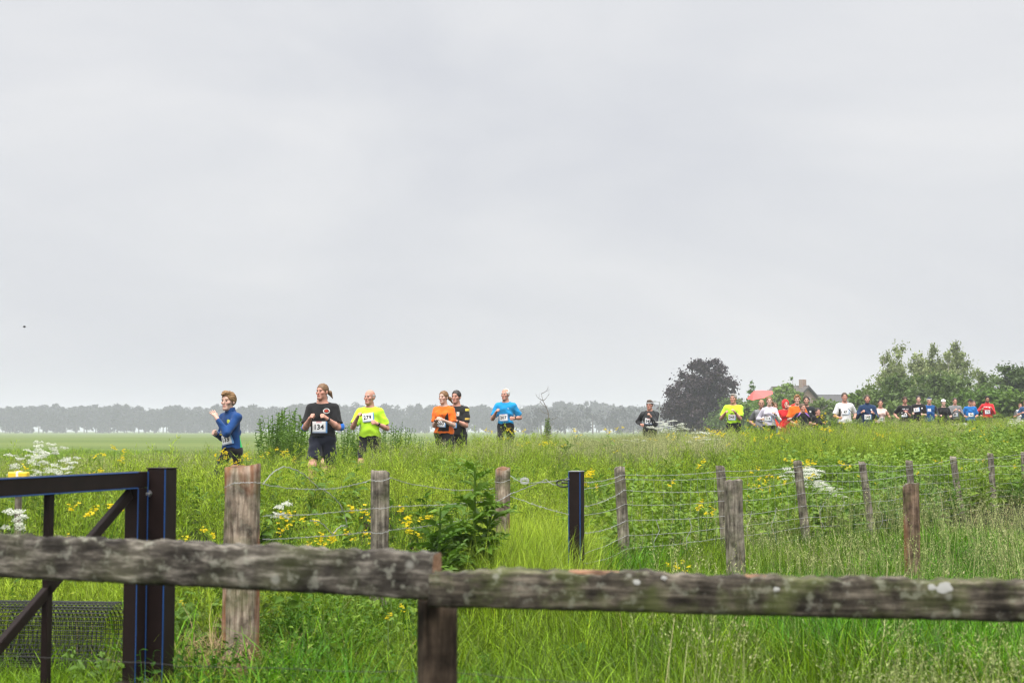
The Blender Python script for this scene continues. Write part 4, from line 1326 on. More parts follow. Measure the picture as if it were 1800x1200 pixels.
# back fence: eight posts receding to the right
wf = empty('wire_fence', (0, 0, 0)); tag(wf, 'wire fence on weathered round posts receding to the right', 'fence')
bx = [(1089, 822), (1266, 820), (1402, 811), (1515, 812), (1598, 810), (1675, 803), (1741, 797), (1799, 795)]
tops = []
leans = [(.05, 0), (.06, 0), (.10, 0), (.13, 0), (.05, 0), (.13, 0), (.05, 0), (.03, 0)]
for i, (px, py) in enumerate(bx):
    d = 11.2 + 1.6 * i
    o, p = place_post(wf, px, py, d, .046, 'post_wood_grey', 20 + i, (-leans[i][0], leans[i][1]), taper=.93)
    p2 = Vector((p.x + .02, p.y - .05, p.z)); tops.append(p2)
ext = tops[-1] + (tops[-1] - tops[-2]); tops2 = tops + [ext]
steel = PW(1014, 829, 9.6)
for k, (dz, barb) in enumerate([(-.035, .12), (-.085, 0), (-.19, .12), (-.30, 0), (-.42, .12), (-.54, 0), (-.64, .12), (-.74, 0)]):
    mb = MB()
    pts = [t + Vector((leans[min(i, 7)][0] * -dz, 0, dz + random.uniform(-.025, .025))) for i, t in enumerate(tops2)]
    pts = [Vector((steel.x + .05, steel.y - .02, steel.z + dz * .95 + random.uniform(-.03, .03) - .02))] + pts
    wire_run(mb, pts, .014, .0019, barb, 50 + k)
    mb.build('wire', MAT['wire'], wf)
for i in range(7):                                        # bent stay wires between the posts
    for t in (.3, .62) if i < 5 else (.5,):
        a = tops2[i].lerp(tops2[i + 1], t); mb = MB()
        q = [a + Vector((.03 * math.sin(j * 1.9 + i), 0, -.42 - .09 * j)) for j in range(5)]
        mb.tube(q, .0028, 5); mb.build('stay_wire', MAT['wire'], wf)

for i in range(6):                                        # fine upright wires of the sheep netting, one panel per bay
    mb = MB(); nw = 11
    for j in range(1, nw):
        a = tops2[i].lerp(tops2[i + 1], j / nw)
        mb.tube([a + Vector((random.uniform(-.015, .015), .004 * math.sin(j), -.08 - k * .11 + random.uniform(-.01, .01))) for k in range(7)], .0010, 3)
    mb.build('mesh_panel', MAT['wire'], wf)

# nearer fence: thick post, second post, short stained post and slack strands
nf = empty('slack_wire_fence', (0, 0, 0)); tag(nf, 'slack barbed wire on a thick pole and two shorter weathered posts', 'fence')
oA, pA = place_post(nf, 427, 820, 7.35, .099, 'post_wood', 1, (0.0, 0), topmat='fresh_wood', n=36); oA['label'] = 'thick round pole with orange stained top'
oB, pB = place_post(nf, 669, 829, 8.8, .058, 'post_wood_grey', 2, (0.012, 0), square=True)
oC, pC = place_post(nf, 884, 823, 10.6, .058, 'post_wood', 3, (0.015, 0), topmat='fresh_wood')
def strand(zs, pts, sag, r=.0019, barb=.12, seed=0):
    mb = MB(); wire_run(mb, pts, sag, r, barb, seed, 16); mb.build('wire', MAT['wire'], nf)
R_A = .1
for k, (a, b, c) in enumerate([(850, 843, 838), (906, 893, 880), (948, 934, 905)]):
    strand(0, [PW(462, a, 7.3), PW(652, b, 8.72), PW(686, b - 3, 8.72), PW(868, c + 20 * (k == 0), 10.5)], .03 if k == 0 else .012, seed=70 + k)
strand(0, [PW(394, 857, 7.2), PW(410, 849, 7.12), PW(445, 847, 7.12), PW(462, 850, 7.3)], .0, barb=0, seed=75)   # wrapped round the pole
strand(0, [PW(462, 850, 7.3), PW(500, 820, 7.6), PW(560, 858, 8.0), PW(600, 890, 8.2), PW(611, 925, 8.3), PW(585, 940, 8.2), PW(545, 915, 8.0)], -.02, .0026, 0, 76)  # loose coil
strand(0, [PW(869, 846, 10.45), PW(880, 848, 10.5), PW(897, 843, 10.5)], 0, barb=0, seed=77)
strand(0, [PW(897, 836, 10.55), PW(960, 842, 10.2), PW(999, 838, 9.6)], .03, seed=78)
strand(0, [PW(897, 868, 10.55), PW(948, 848, 10.2), PW(1000, 842, 9.6)], .0, .003, .12, 79)
strand(0, [PW(897, 872, 10.55), PW(950, 890, 10.2), PW(1000, 904, 9.6)], .0, seed=80)
strand(0, [PW(862, 885, 10.5), PW(884, 876, 10.45), PW(900, 866, 10.5)], .0, .003, 0, seed=81)
mb = MB(); c0 = PW(922, 847, 10.3)                                   # a small hank of wire on the strand
for k in range(5):
    mb.tube([c0 + Vector((.032 * math.cos(j * .7), .01 * k, .016 * math.sin(j * .7) + .004 * k)) for j in range(10)], .0015, 4)
mb.build('wire_hank', MAT['wire'], nf)

# two free standing stakes in front of the fence
oF = place_post(None, 1290, 845, 10.0, .062, 'post_wood_grey', 11, (-.01, 0), name='wooden_stake', square=True)[0]
tag(oF, 'grey notched wooden stake standing before the second fence post', 'stake')
oJ = place_post(None, 1601, 851, 10.7, .060, 'post_wood_red', 12, (-.004, 0), name='wooden_stake', topmat='post_wood_grey', n=30)[0]
tag(oJ, 'reddish split wooden stake standing alone at the right', 'stake')

# ------------------------------------------------------------------ steel gate
gd = Vector((-.318, -.948, 0)).normalized()             # the gate swings towards the camera
side = Vector((-gd.y, gd.x, 0)) * -1                     # its face towards the camera
if side.x < 0: side = -side
RG = Matrix((gd, side, Vector((0, 0, 1)))).transposed()   # columns: along, across, up
TH = .072
ptop = PW(246, 828, 6.72)
gate = empty('steel_gate', (ptop.x, ptop.y, gz(ptop.x, ptop.y))); tag(gate, 'dark brown steel field gate with blue edges and diagonal brace', 'gate')
GB = Vector(gate.location)
def gbox(name, s0, s1, z0, z1, depth=TH, mat='brown_steel', parent=None, bev=.004, off=0.0):
    """box running s0..s1 along the gate, z0..z1 in height above the gate foot"""
    mb = MB(); c_ = gd * ((s0 + s1) / 2) + side * off + Vector((0, 0, (z0 + z1) / 2))
    mb.box(c_, (s1 - s0, depth, z1 - z0), RG, 0, bev)
    return mb.build(name, MAT[mat], parent or gate)
ztop = ptop.z - GB.z
GL = 2.45
gbox('stile', -.012, .068, .06, ztop - .076)
gbox('stile', GL, GL + .08, .06, ztop - .076)
gbox('top_rail', -.012, GL + .08, ztop - .075, ztop)
gbox('bottom_rail', .07, GL - .002, .08, .15)
for s in (.66, 1.28, 1.88):
    gbox('upright', s, s + .040, .152, ztop - .077, .03)
mb = MB()
a = gd * .08 + Vector((0, 0, ztop - .10)); b = gd * 1.88 + Vector((0, 0, ztop - 1.25))
dv = (b - a); ln = dv.length; dv.normalize(); up = side.cross(dv)
mb.box((a + b) / 2, (ln, .03, .045), Matrix((dv, side, up)).transposed(), 0, .004)
mb.build('brace', MAT['brown_steel'], gate)
def edge(p0, p1, parent):
    mb = MB(); mb.tube([p0, p1], .0027, 4); mb.build('edge_strip', MAT['blue_film'], parent)
zt = ztop
e1 = side * (TH / 2 + .001)
edge(gd * .07 + e1 + Vector((0, 0, zt - .003)), gd * GL + e1 + Vector((0, 0, zt - .003)), gate)
edge(gd * .07 + e1 + Vector((0, 0, zt - .0755)), gd * GL + e1 + Vector((0, 0, zt - .0755)), gate)
edge(gd * .069 + e1 + Vector((0, 0, .06)), gd * .069 + e1 + Vector((0, 0, zt - .08)), gate)
edge(gd * -.012 + e1 + Vector((0, 0, .06)), gd * -.012 + e1 + Vector((0, 0, zt)), gate)

# hinge post
hp = empty('gate_post', GB - gd * .085); tag(hp, 'dark brown square steel hinge post with bolts beside the gate', 'post')
hs = side * .066
mb = MB(); hgt = ztop + .01
mb.box(hs + Vector((0, 0, hgt / 2 - .2)), (.105, .10, hgt + .4), RG, 0, .004); hpost = mb.build('post', MAT['brown_steel'], hp)
mb = MB(); mb.box(hs + Vector((0, 0, hgt + .003)), (.112, .107, .006), RG, 0, .002); mb.build('cap', MAT['brown_steel'], hp)
hedge = hs + gd * .0535 + side * .0505
mb = MB(); mb.tube([hedge + Vector((0, 0, 0)), hedge + Vector((0, 0, hgt - .002))], .0033, 4); mb.build('edge_strip', MAT['blue_film'], hp)
for z in (ztop - .105, ztop - .98):
    mb = MB(); c_ = hs + gd * .058 - side * .035 + Vector((0, 0, z))
    mb.tube([c_ - gd * .01, c_ + gd * .012], .017, 6)
    mb.tube([c_ + gd * .012, c_ + gd * .03], .009, 8); mb.build('bolt', MAT['bolt_steel'], hp, False)
    mb = MB(); mb.tube([c_ - gd * .005, gd * .10 + hs * 0 + Vector((0, 0, z))], .012, 8); mb.build('hinge_pin', MAT['bolt_steel'], hp)

# latch post on the other side of the opening
yaw = math.radians(-24); RL = Matrix.Rotation(yaw, 3, 'Z')
lp_x, lp_y = steel.x, steel.y + .05
lg = gz(lp_x, lp_y)
lp = empty('gate_post', (lp_x, lp_y, lg)); tag(lp, 'dark square steel latch post with blue edges standing in the grass', 'post')
hgt = PW(1014, 829, 9.6).z - lg
mb = MB(); mb.box((0, 0, hgt / 2 - .15), (.082, .082, hgt + .3), RL, 0, .004); mb.build('post', MAT['brown_steel'], lp)
mb = MB(); mb.box((0, 0, hgt + .003), (.087, .087, .006), RL, 0, .002); mb.build('cap', MAT['lamp_grey'], lp)
for sx_ in (-1, 1):
    q = RL @ Vector((sx_ * .041, -.0415, 0))
    mb = MB(); mb.tube([q, q + Vector((0, 0, hgt - .002))], .0035, 4); mb.build('edge_strip', MAT['blue_film'], lp)
mb = MB(); mb.box((0.02, .02, .25), (.24, .12, .07), RL, 0, .004); mb.build('foot_plate', MAT['brown_steel'], lp)
mb = MB(); cz_ = hgt - .08
mb.tube([RL @ Vector((-.095 + .05 * math.cos(j * .5236), 0, cz_ + .024 * math.sin(j * .5236))) for j in range(13)], .006, 6)
mb.tube([RL @ Vector((-.045, 0, cz_)), RL @ Vector((-.11, 0, cz_ + .005))], .006, 6); mb.build('latch_ring', MAT['black_plastic'], lp)

# ------------------------------------------------------------------ front rail
def beam(name, P0, P1, h0, h1, dep, mat, seed, parent, bumps=(), nseg=220, n=22, flat=.0):
    """old riven rail between two points: rounded uneven section, ragged top edge"""
    rng = np.random.default_rng(seed); ph = rng.random(10) * 6.283
    P0, P1 = Vector(P0), Vector(P1); ax = (P1 - P0); L_ = ax.length; ax.normalize()
    fr = ax.cross(Vector((0, 0, 1))).normalized(); upv = fr.cross(ax)
    V = []
    for i in range(nseg + 1):
        t = i / nseg; s = t * L_
        hh = h0 + (h1 - h0) * t
        for k in range(n):
            a = 2 * math.pi * k / n
            ca, sa = math.cos(a), math.sin(a)
            e = .30
            x = math.copysign(abs(ca) ** e, ca) * dep / 2; z = math.copysign(abs(sa) ** e, sa) * hh / 2
            q = 1 + .012 * math.sin(5 * s + ph[0] + a) + .010 * math.sin(17 * s + ph[1] + 2 * a) + .010 * math.sin(43 * s + ph[2] + 3 * a) + .012 * math.sin(97 * s + ph[5] + 5 * a) + rng.normal() * .010
            z *= q; x *= q
            if sa > .35:
                z += .002 * math.sin(23 * s + ph[3]) + .0022 * math.sin(61 * s + ph[4]) + .0018 * math.sin(140 * s + ph[6])
                for bt, bw, bh in bumps: z += bh * math.exp(-((t - bt) / bw) ** 2) * (sa - .35) / .65
            V.append(P0 + ax * s + fr * x + upv * z)
    F = []
    for i in range(nseg):
        for k in range(n):
            k2 = (k + 1) % n
            F.append([i * n + k, i * n + k2, (i + 1) * n + k2, (i + 1) * n + k])
    F.append(list(range(n))); F.append([nseg * n + k for k in range(n - 1, -1, -1)])
    # object frame: local x along the beam so the grain follows it
    o_mat = Matrix((ax, fr, upv)).transposed().to_4x4(); o_mat.translation = P0
    inv = o_mat.inverted()
    fm = [0] * (len(F) - 2) + [1, 1]
    me = np_mesh(name, [inv @ v for v in V], F, [MAT[mat], MAT['fresh_wood']], fm, False)
    me.polygons.foreach_set('use_smooth', np.array([1] * (len(F) - 2) + [0, 0], dtype=bool))
    o = link(name, me, parent); o.matrix_local = o_mat
    return o

rf_ = empty('rail_fence', (0, 0, 0)); tag(rf_, 'old lichen covered wooden rail fence across the foreground', 'fence')
beam('rail', PW(-260, 963, 4.0), PW(768, 1011, 3.62), .112, .115, .085, 'rail_wood', 3, rf_)
beam('rail', PW(757, 1031, 3.56), PW(2080, 1062, 3.45), .092, .098, .09, 'rail_wood_green', 5, rf_,
     bumps=[(.0, .045, -.016), (.10, .012, .010), (.235, .012, -.006), (.27, .03, .006), (.40, .02, -.004)])
ps = PW(769, 1052, 3.68); g = gz(ps.x, ps.y)
me = post_mesh('post', .052, ps.z - g + .30, 'post_wood_dark', 44, square=True, n=28)
o = link('post', me, rf_); o.location = (ps.x, ps.y + .03, g - .3)
# torn fresh wood on the rail's upper edge and a bird dropping
def splinter(px0, px1, py, d, hgt_, seed):
    rng = random.Random(seed); mb = MB()
    a, b = PW(px0, py, d), PW(px1, py + 4, d)
    n = 14; V = []
    for i in range(n + 1):
        t = i / n; c_ = a.lerp(b, t); w = hgt_ * math.sin(math.pi * min(1, t * 1.02 + .01)) ** .6 * rng.uniform(.7, 1.2)
        V += [c_ + Vector((0, -.012, -w)), c_ + Vector((0, -.006, w * .3)), c_ + Vector((0, .02, w * .6))]
    F = []
    for i in range(n):
        for k in (0, 1): F.append([i * 3 + k, i * 3 + 3 + k, i * 3 + 4 + k, i * 3 + 1 + k])
    mb.add(V, F); return mb.build('split_wood', MAT['fresh_wood'], rf_, True)
splinter(1000, 1105, 1003, 3.515, .006, 1); splinter(1310, 1372, 1011, 3.49, .005, 2)
plain_mat('droppings', (.40, .40, .38), .8, .2, .1, 60)
for px, py, d, r in ((1662, 1033, 3.41, .018), (1640, 1032, 3.415, .009), (1366, 1036, 3.445, .008), (1168, 1016, 3.46, .007), (1120, 1023, 3.46, .009)):
    p = PW(px, py, d); mb = MB(); rng = random.Random(int(px))
    V = [p + Vector((0, .0085, 0))]; n = 14
    for k in range(n):
        a = 2 * math.pi * k / n; q = r * rng.uniform(.75, 1.15); V.append(p + Vector((q * math.cos(a) * 1.1, .010, q * math.sin(a) * .75)))
    mb.add(V, [[0, 1 + (k + 1) % n, 1 + k] for k in range(n)]); mb.build('dropping', MAT['droppings'], rf_, True)
# thin wire strand low behind the rail
mb = MB(); wire_run(mb, [PW(-40, 1148, 4.6), PW(200, 1160, 4.6), PW(430, 1172, 4.6), PW(760, 1178, 4.5), PW(1100, 1204, 4.5)], .004, .0008, 0, 4, 14); mb.build('wire', MAT['dark_wire'], rf_)

# ------------------------------------------------------------------ rolled plastic netting behind the gate, yellow marker
nc = PW(40, 1150, 7.6); g = gz(nc.x, nc.y)
net = MB(); R_ = .17; L_ = 1.15; cell = .024
nl_ = int(L_ / cell); na = 44
for i in range(nl_ + 1):
    s = -L_ / 2 + i * cell
    net.tube([(s, (R_ - .0006 * k) * math.cos(2 * math.pi * k / na) * 1.25, (R_ - .0006 * k) * math.sin(2 * math.pi * k / na) + R_) for k in range(na + 12)], .0026, 3)
for k in range(na):
    a = 2 * math.pi * k / na
    net.tube([(-L_ / 2, R_ * math.cos(a) * 1.25, R_ * math.sin(a) + R_), (L_ / 2, R_ * math.cos(a) * 1.25, R_ * math.sin(a) + R_)], .0026, 3)
o = net.build('plastic_netting', MAT['black_plastic']); o.location = (nc.x - .05, nc.y, g + .02); o.rotation_euler = (0, 0, -.1)
tag(o, 'roll of black plastic netting lying behind the gate at the bottom left', 'netting')

yp = PW(33, 834, 8.6); g = gz(yp.x, yp.y)
root = empty('marker_box', (yp.x, yp.y, g)); tag(root, 'yellow plastic marker box with white strap behind the gate top rail', 'marker')
hz_ = yp.z - g
mb = MB(); mb.box((0, 0, hz_ - .02), (.115, .06, .075), None, 0, .006); mb.build('box', MAT['yellow_plastic'], root)
mb = MB(); mb.box((0, 0, hz_ - .02), (.014, .066, .082), None, 0, .002); mb.build('strap', MAT['white_plastic'], root)
me = post_mesh('stake', .022, hz_ - .05 + .2, 'post_wood_grey', 77, n=10); o = link('stake', me, root); o.location = (0, 0, -.2)


# ------------------------------------------------------------------ people: one smooth surface per body, clothes drawn over it
class Sdf:
    def __init__(self): self.p = []

    def cap(self, a, b, ra, rb, k=.02, sc=(1, 1, 1), flat=False, sub=False):
        a = np.array(a, np.float32); b = np.array(b, np.float32); sc = np.array(sc, np.float32)
        r = max(ra, rb)
        lo = np.minimum(a, b) - r * sc; hi = np.maximum(a, b) + r * sc
        self.p.append(('c', a, b, ra, rb, k, sc, flat, sub, lo, hi)); return self

    def ell(self, c, r, k=.02, R=None, sub=False):
        c = np.array(c, np.float32); r = np.array(r, np.float32)
        m = r.max() if R is not None else r
        self.p.append(('e', c, r, None if R is None else np.array(R, np.float32), 0, k, None, False, sub, c - m, c + m)); return self

    @staticmethod
    def dist(pr, P):
        if pr[0] == 'c':
            _, a, b, ra, rb, k, sc, flat = pr[:8]
            q = (P - a) / sc; ba = (b - a) / sc
            t = np.clip((q @ ba) / max(float(ba @ ba), 1e-9), 0, 1)
            w = q - t[..., None] * ba
            d = (np.sqrt((w * w).sum(-1)) - (ra + (rb - ra) * t)) * sc.min()
            if flat:
                n = b - a; n = n / np.linalg.norm(n)
                d = np.maximum(d, (P - b) @ n)
            return d
        _, c, r, R = pr[:4]
        q = P - c
        if R is not None: q = q @ R
        k0 = np.sqrt(((q / r) ** 2).sum(-1)); k1 = np.sqrt(((q / (r * r)) ** 2).sum(-1)) + 1e-6
        return k0 * (k0 - 1) / k1

    @staticmethod
    def comb(v, d, k, sub):
        if sub:
            d = -d; h = np.clip(.5 - .5 * (d - v) / k, 0, 1)
            return v + (d - v) * (1 - h) + k * h * (1 - h)
        h = np.clip(.5 + .5 * (v - d) / k, 0, 1)
        return v * (1 - h) + d * h - k * h * (1 - h)

    def at(self, P):
        P = np.asarray(P, np.float32); v = np.full(P.shape[:-1], 1.0, np.float32)
        for pr in self.p: v = self.comb(v, self.dist(pr, P), pr[5], pr[8])
        return v

    def mesh(self, h, clip=None, grow=0.0):
        lo = np.min([p[9] for p in self.p if not p[8]], axis=0) - 3 * h - grow
        hi = np.max([p[10] for p in self.p if not p[8]], axis=0) + 3 * h + grow
        n = np.ceil((hi - lo) / h).astype(int) + 1
        v = np.full(n, 1.0, np.float32)
        ax = [lo[i] + h * np.arange(n[i], dtype=np.float32) for i in range(3)]
        for pr in self.p:
            mg = pr[5] + 2.5 * h
            i0 = np.clip(((pr[9] - mg - lo) / h).astype(int), 0, n - 1); i1 = np.clip(np.ceil((pr[10] + mg - lo) / h).astype(int) + 1, 1, n)
            if (i1 <= i0).any(): continue
            s = tuple(slice(a, b) for a, b in zip(i0, i1))
            P = np.stack(np.meshgrid(*[ax[i][s[i]] for i in range(3)], indexing='ij'), -1)
            v[s] = self.comb(v[s], self.dist(pr, P).astype(np.float32), pr[5], pr[8])
        v -= grow
        if clip is not None:
            act = np.argwhere(v < 3 * h)
            P = lo + act * h
            c = clip(P.astype(np.float32))
            v[tuple(act.T)] = np.maximum(v[tuple(act.T)], c)
        return surface_nets(v, lo, h)


def surface_nets(v, lo, h):
    s = v < 0
    n = np.array(v.shape)
    cnt = np.zeros(n - 1, np.int8)
    for dx in (0, 1):
        for dy in (0, 1):
            for dz in (0, 1):
                cnt += s[dx:n[0] - 1 + dx, dy:n[1] - 1 + dy, dz:n[2] - 1 + dz]
    act = np.argwhere((cnt > 0) & (cnt < 8))
    idx = np.full(n - 1, -1, np.int32); idx[tuple(act.T)] = np.arange(len(act))
    cor = np.array([(a, b, c) for a in (0, 1) for b in (0, 1) for c in (0, 1)])
    cv = np.stack([v[tuple((act + c).T)] for c in cor], 1)
    acc = np.zeros((len(act), 3), np.float32); num = np.zeros(len(act), np.float32)
    for i in range(8):
        for j in range(i + 1, 8):
            if abs(cor[i] - cor[j]).sum() != 1: continue
            a, b = cv[:, i], cv[:, j]
            m = (a < 0) != (b < 0)
            t = np.where(m, a / np.where(m, a - b, 1), 0)[:, None]
            acc += np.where(m[:, None], cor[i] + t * (cor[j] - cor[i]), 0); num += m
    V = lo + (act + acc / num[:, None]) * h
    Fs = []
    for d in range(3):
        sl0 = [slice(None)] * 3; sl1 = [slice(None)] * 3; sl0[d] = slice(0, -1); sl1[d] = slice(1, None)
        a, b = s[tuple(sl0)], s[tuple(sl1)]
        e = np.argwhere(a != b)
        u, w = (d + 1) % 3, (d + 2) % 3
        ok = (e[:, u] > 0) & (e[:, w] > 0) & (e[:, u] < n[u] - 1) & (e[:, w] < n[w] - 1)
        e = e[ok]
        inside = a[tuple(e.T)]
        q = []
        for du, dw in ((-1, -1), (0, -1), (0, 0), (-1, 0)):
            c = e.copy(); c[:, u] += du; c[:, w] += dw; q.append(idx[tuple(c.T)])
        q = np.stack(q, 1)
        q[~inside] = q[~inside][:, ::-1]
        Fs.append(q)
    return V.astype(np.float32), np.concatenate(Fs)


def rotz(a): return np.array([[math.cos(a), -math.sin(a), 0], [math.sin(a), math.cos(a), 0], [0, 0, 1]])
def rotx(a): return np.array([[1, 0, 0], [0, math.cos(a), -math.sin(a)], [0, math.sin(a), math.cos(a)]])
def roty(a): return np.array([[math.cos(a), 0, math.sin(a)], [0, 1, 0], [-math.sin(a), 0, math.cos(a)]])
def unit(v): v = np.asarray(v, float); return v / (np.linalg.norm(v) + 1e-9)


def ik(S, T, a, b, pole):
    S, T = np.array(S, float), np.array(T, float)
    dv = T - S; d = np.linalg.norm(dv); dn = dv / d
    if d > (a + b) * .995: d = (a + b) * .995; T = S + dn * d
    x = (a * a - b * b + d * d) / (2 * d); hh = math.sqrt(max(a * a - x * x, 1e-6))
    p = np.array(pole, float); p -= dn * p.dot(dn)
    return S + dn * x + unit(p) * hh, T


def wrinkle(P, H, amp=.004):
    ph = (H * 97.3) % 6.283
    x, y, z = P[:, 0] / H * 1.75 + .1 * math.sin(ph), P[:, 1] / H * 1.75, P[:, 2] / H * 1.75 + .13 * math.cos(ph * 3)
    return amp * (np.sin(26 * z + 14 * x + 3 * np.sin(9 * x + 4 * z)) + .7 * np.sin(19 * x - 31 * z + 2 * np.sin(7 * z + 8 * y)) + .5 * np.sin(45 * z + 20 * np.abs(x)))


def person(label, px, py, d, H=1.75, yaw=-12, hyaw=-8, hpitch=0, w=1.0, female=False, skin=(.56, .33, .25), hair=('short', (.05, .03, .02)), beard=0,
           top=((.02, .02, .02), 'short', .47, None), bottom=((.012, .012, .014), 'short', None), bib=None, hands=((-.07, -.16, .67), (.08, -.13, .65)),
           legs='a', open_hand=False, watch=0, vox=.008, lean=.02, acc=None, group=None, ground=None, poles=None, prints=(), sx=1.0, auto=True):
    """head top at photo pixel (px, py), depth d; facing -Y turned by yaw"""
    if auto:                                                      # depth and heights read off the photo a second time
        d *= .9; hands = tuple((a, b, c + .045) for a, b, c in hands); top = (top[0], top[1], top[2] + .055, top[3])
        if bib: bib = (bib[0], bib[1], bib[2] + .055) + tuple(bib[3:])
    tp = PW(px, py, d)
    z0 = tp.z - H * .995
    root = empty('person', (tp.x, tp.y, z0), math.radians(yaw))
    tag(root, label, 'person', group)
    h = H / 1.75
    body, torso, tops, bots = Sdf(), Sdf(), Sdf(), Sdf()
    ws = w * sx
    L = lambda z: -lean * H * (z - .5) * 2                       # forward lean of the trunk
    hipx, shx = .050 * H * (1.05 if female else 1), (.097 if not female else .088) * H * (1 + (w - 1) * .55)
    ea = .013 * h                                                  # ease of the clothes
    tr = [  # trunk pieces: (kind, args)
        ('cap', (-hipx * .8, L(.53), .530 * H), (hipx * .8, L(.53), .530 * H), .056 * H * (1.08 if female else 1) * ws, .056 * H * (1.08 if female else 1) * ws, .04, (1, .92, 1.1)),
        ('ell', (0, L(.6) - .006, .605 * H), (.079 * H * ws * (.9 if female else 1), .058 * H * w, .095 * H), .05),
        ('ell', (0, L(.72), .722 * H), (.094 * H * ws * (.9 if female else 1), .063 * H * w, .11 * H), .05),
        ('cap', (-shx * .9, L(.8) + .005, .778 * H), (shx * .9, L(.8) + .005, .778 * H), .033 * H * w, .033 * H * w, .05, (1, 1, 1)),
        ('cap', (0, L(.8) + .012, .820 * H), (-shx * .95, L(.8) + .006, .788 * H), .028 * H * w, .024 * H * w, .035, (1, 1, 1)),
        ('cap', (0, L(.8) + .012, .820 * H), (shx * .95, L(.8) + .006, .788 * H), .028 * H * w, .024 * H * w, .035, (1, 1, 1)),
        ('cap', (0, L(.8) + .012, .79 * H), (0, L(.87) + .012, .852 * H), .042 * H * w, .029 * H * min(w, 1.1), .04, (1, .9, 1)),
    ]
    if female:
        for s in (-1, 1): tr.append(('ell', (s * .045 * H, L(.73) - .05 * H, .735 * H), (.036 * H, .028 * H, .036 * H), .04))
    for t in tr:
        if t[0] == 'cap':
            body.cap(t[1], t[2], t[3], t[4], t[5], t[6])
            for S in (torso, tops): S.cap(t[1], t[2], t[3] + ea, t[4] + ea, t[5], t[6])
        else:
            body.ell(t[1], t[2], t[3])
            for S in (torso, tops): S.ell(t[1], np.array(t[2]) + ea, t[3])
    bots.cap(*[(tr[0][1]), (tr[0][2])], tr[0][3] + ea, tr[0][4] + ea, .04, (1, .92, 1.1))
    bots.ell(tr[1][1], np.array(tr[1][2]) + ea * .6, .05)
    hem = top[2]
    if hem < .56:                                                   # loose skirt of the shirt
        for S in (torso, tops):
            S.cap((0, L(.66) - .004, .66 * H), (0, L(hem) - .004, (hem - .02) * H), .082 * H * ws + ea, (.090 + (.50 - hem) * .1) * H * ws + ea, .05, (1, .72, 1))
    # arms
    ua, fa = .168 * H, .148 * H
    wrists = []
    sleeve = top[1]
    for i, s in enumerate((-1, 1)):
        S0 = np.array((s * shx, L(.8) + .005, .785 * H))
        T = np.array(hands[i]) * H
        pole = (s * .50, .75, -.60) if poles is None or poles[i] is None else poles[i]
        E, T = ik(S0, T, ua, fa, pole)
        wrists.append((T, E))
        up = unit(E - S0); body.cap(S0, E, .0285 * H * w, .0225 * H * w, .03)
        mid = S0 + (E - S0) * .45; body.ell(mid, (.029 * H * w,) * 3, .03)
        fo = E + (T - E) * .3
        body.cap(E, fo, .0225 * H * w, .0235 * H * w, .02); body.cap(fo, T, .0235 * H * w, .0150 * H, .02)
        sw = sleeve[i] if isinstance(sleeve, tuple) else sleeve
        if sw in ('short', 'long'):
            f_ = .80 if sw == 'short' else 1.0
            e = S0 + (E - S0) * f_
            tops.cap(S0, e, .032 * H * w + ea, (.030 if sw == 'short' else .0295) * H * w + ea * (1.5 if sw == 'short' else .7), .03, flat=sw == 'short')
            if sw == 'long':
                tops.cap(E, E + (T - E) * .93, .0295 * H * w + ea * .7, .0195 * H + ea * .5, .03, flat=True)
        elif sw == 'cap':
            tops.cap(S0, S0 + (E - S0) * .3, .032 * H * w + ea, .03 * H * w + ea, .03, flat=True)
        # hand
        f = unit(T - E); n = np.array((-s * 1.0, 0.15, -.15)); n = unit(n - f * f.dot(n)); sd = np.cross(f, n)
        if sd[2] > 0: sd = -sd                                      # from thumb side (up) to little finger (down)
        q = h * (.95 if female else 1.0)
        body.cap(T, T + f * .03 * q, .0165 * H, .021 * q, .012)
        for j in (-1, 0, 1): body.cap(T + f * .025 * q + sd * j * .010 * q, T + f * .078 * q + sd * j * .021 * q, .015 * q, .0145 * q, .012)
        lens = (.040, .046, .043, .034)
        opened = open_hand is not False and i == open_hand
        for j in range(4):
            u = (j - 1.5)
            K = T + f * (.084 - abs(u) * .003) * q + sd * u * .0195 * q
            if opened:
                k1 = K + (f * .95 + sd * u * .16 + n * .12) * lens[j] * q; k2 = k1 + (f * .9 + sd * u * .2 + n * .3) * lens[j] * .85 * q
            else:
                k1 = K + (f * .55 + n * .80) * lens[j] * .85 * q; k2 = k1 + (n * .55 - f * .80) * lens[j] * .85 * q
            body.cap(K, k1, .0095 * q, .0088 * q, .004); body.cap(k1, k2, .0088 * q, .0075 * q, .004)
        tb = T + f * .030 * q - sd * .020 * q
        t1 = tb + unit(f * .75 - sd * .55 + n * .35) * .038 * q; t2 = t1 + unit(f * .75 + n * (.0 if opened else .65) - sd * (.4 if opened else .05)) * .032 * q
        body.cap(tb, t1, .0125 * q, .0105 * q, .008); body.cap(t1, t2, .0105 * q, .0085 * q, .004)
    # legs
    th, shn = .245 * H, .238 * H
    if legs == 'a': feet = [(-.045, -.17, .075), (.05, .27, .20)]
    elif legs == 'b': feet = [(-.05, .27, .22), (.045, -.16, .06)]
    elif legs == 'w': feet = [(-.05, -.10, .042), (.05, .14, .06)]
    else: feet = [(-.05, .0, .042), (.05, .0, .042)]
    shoe = []
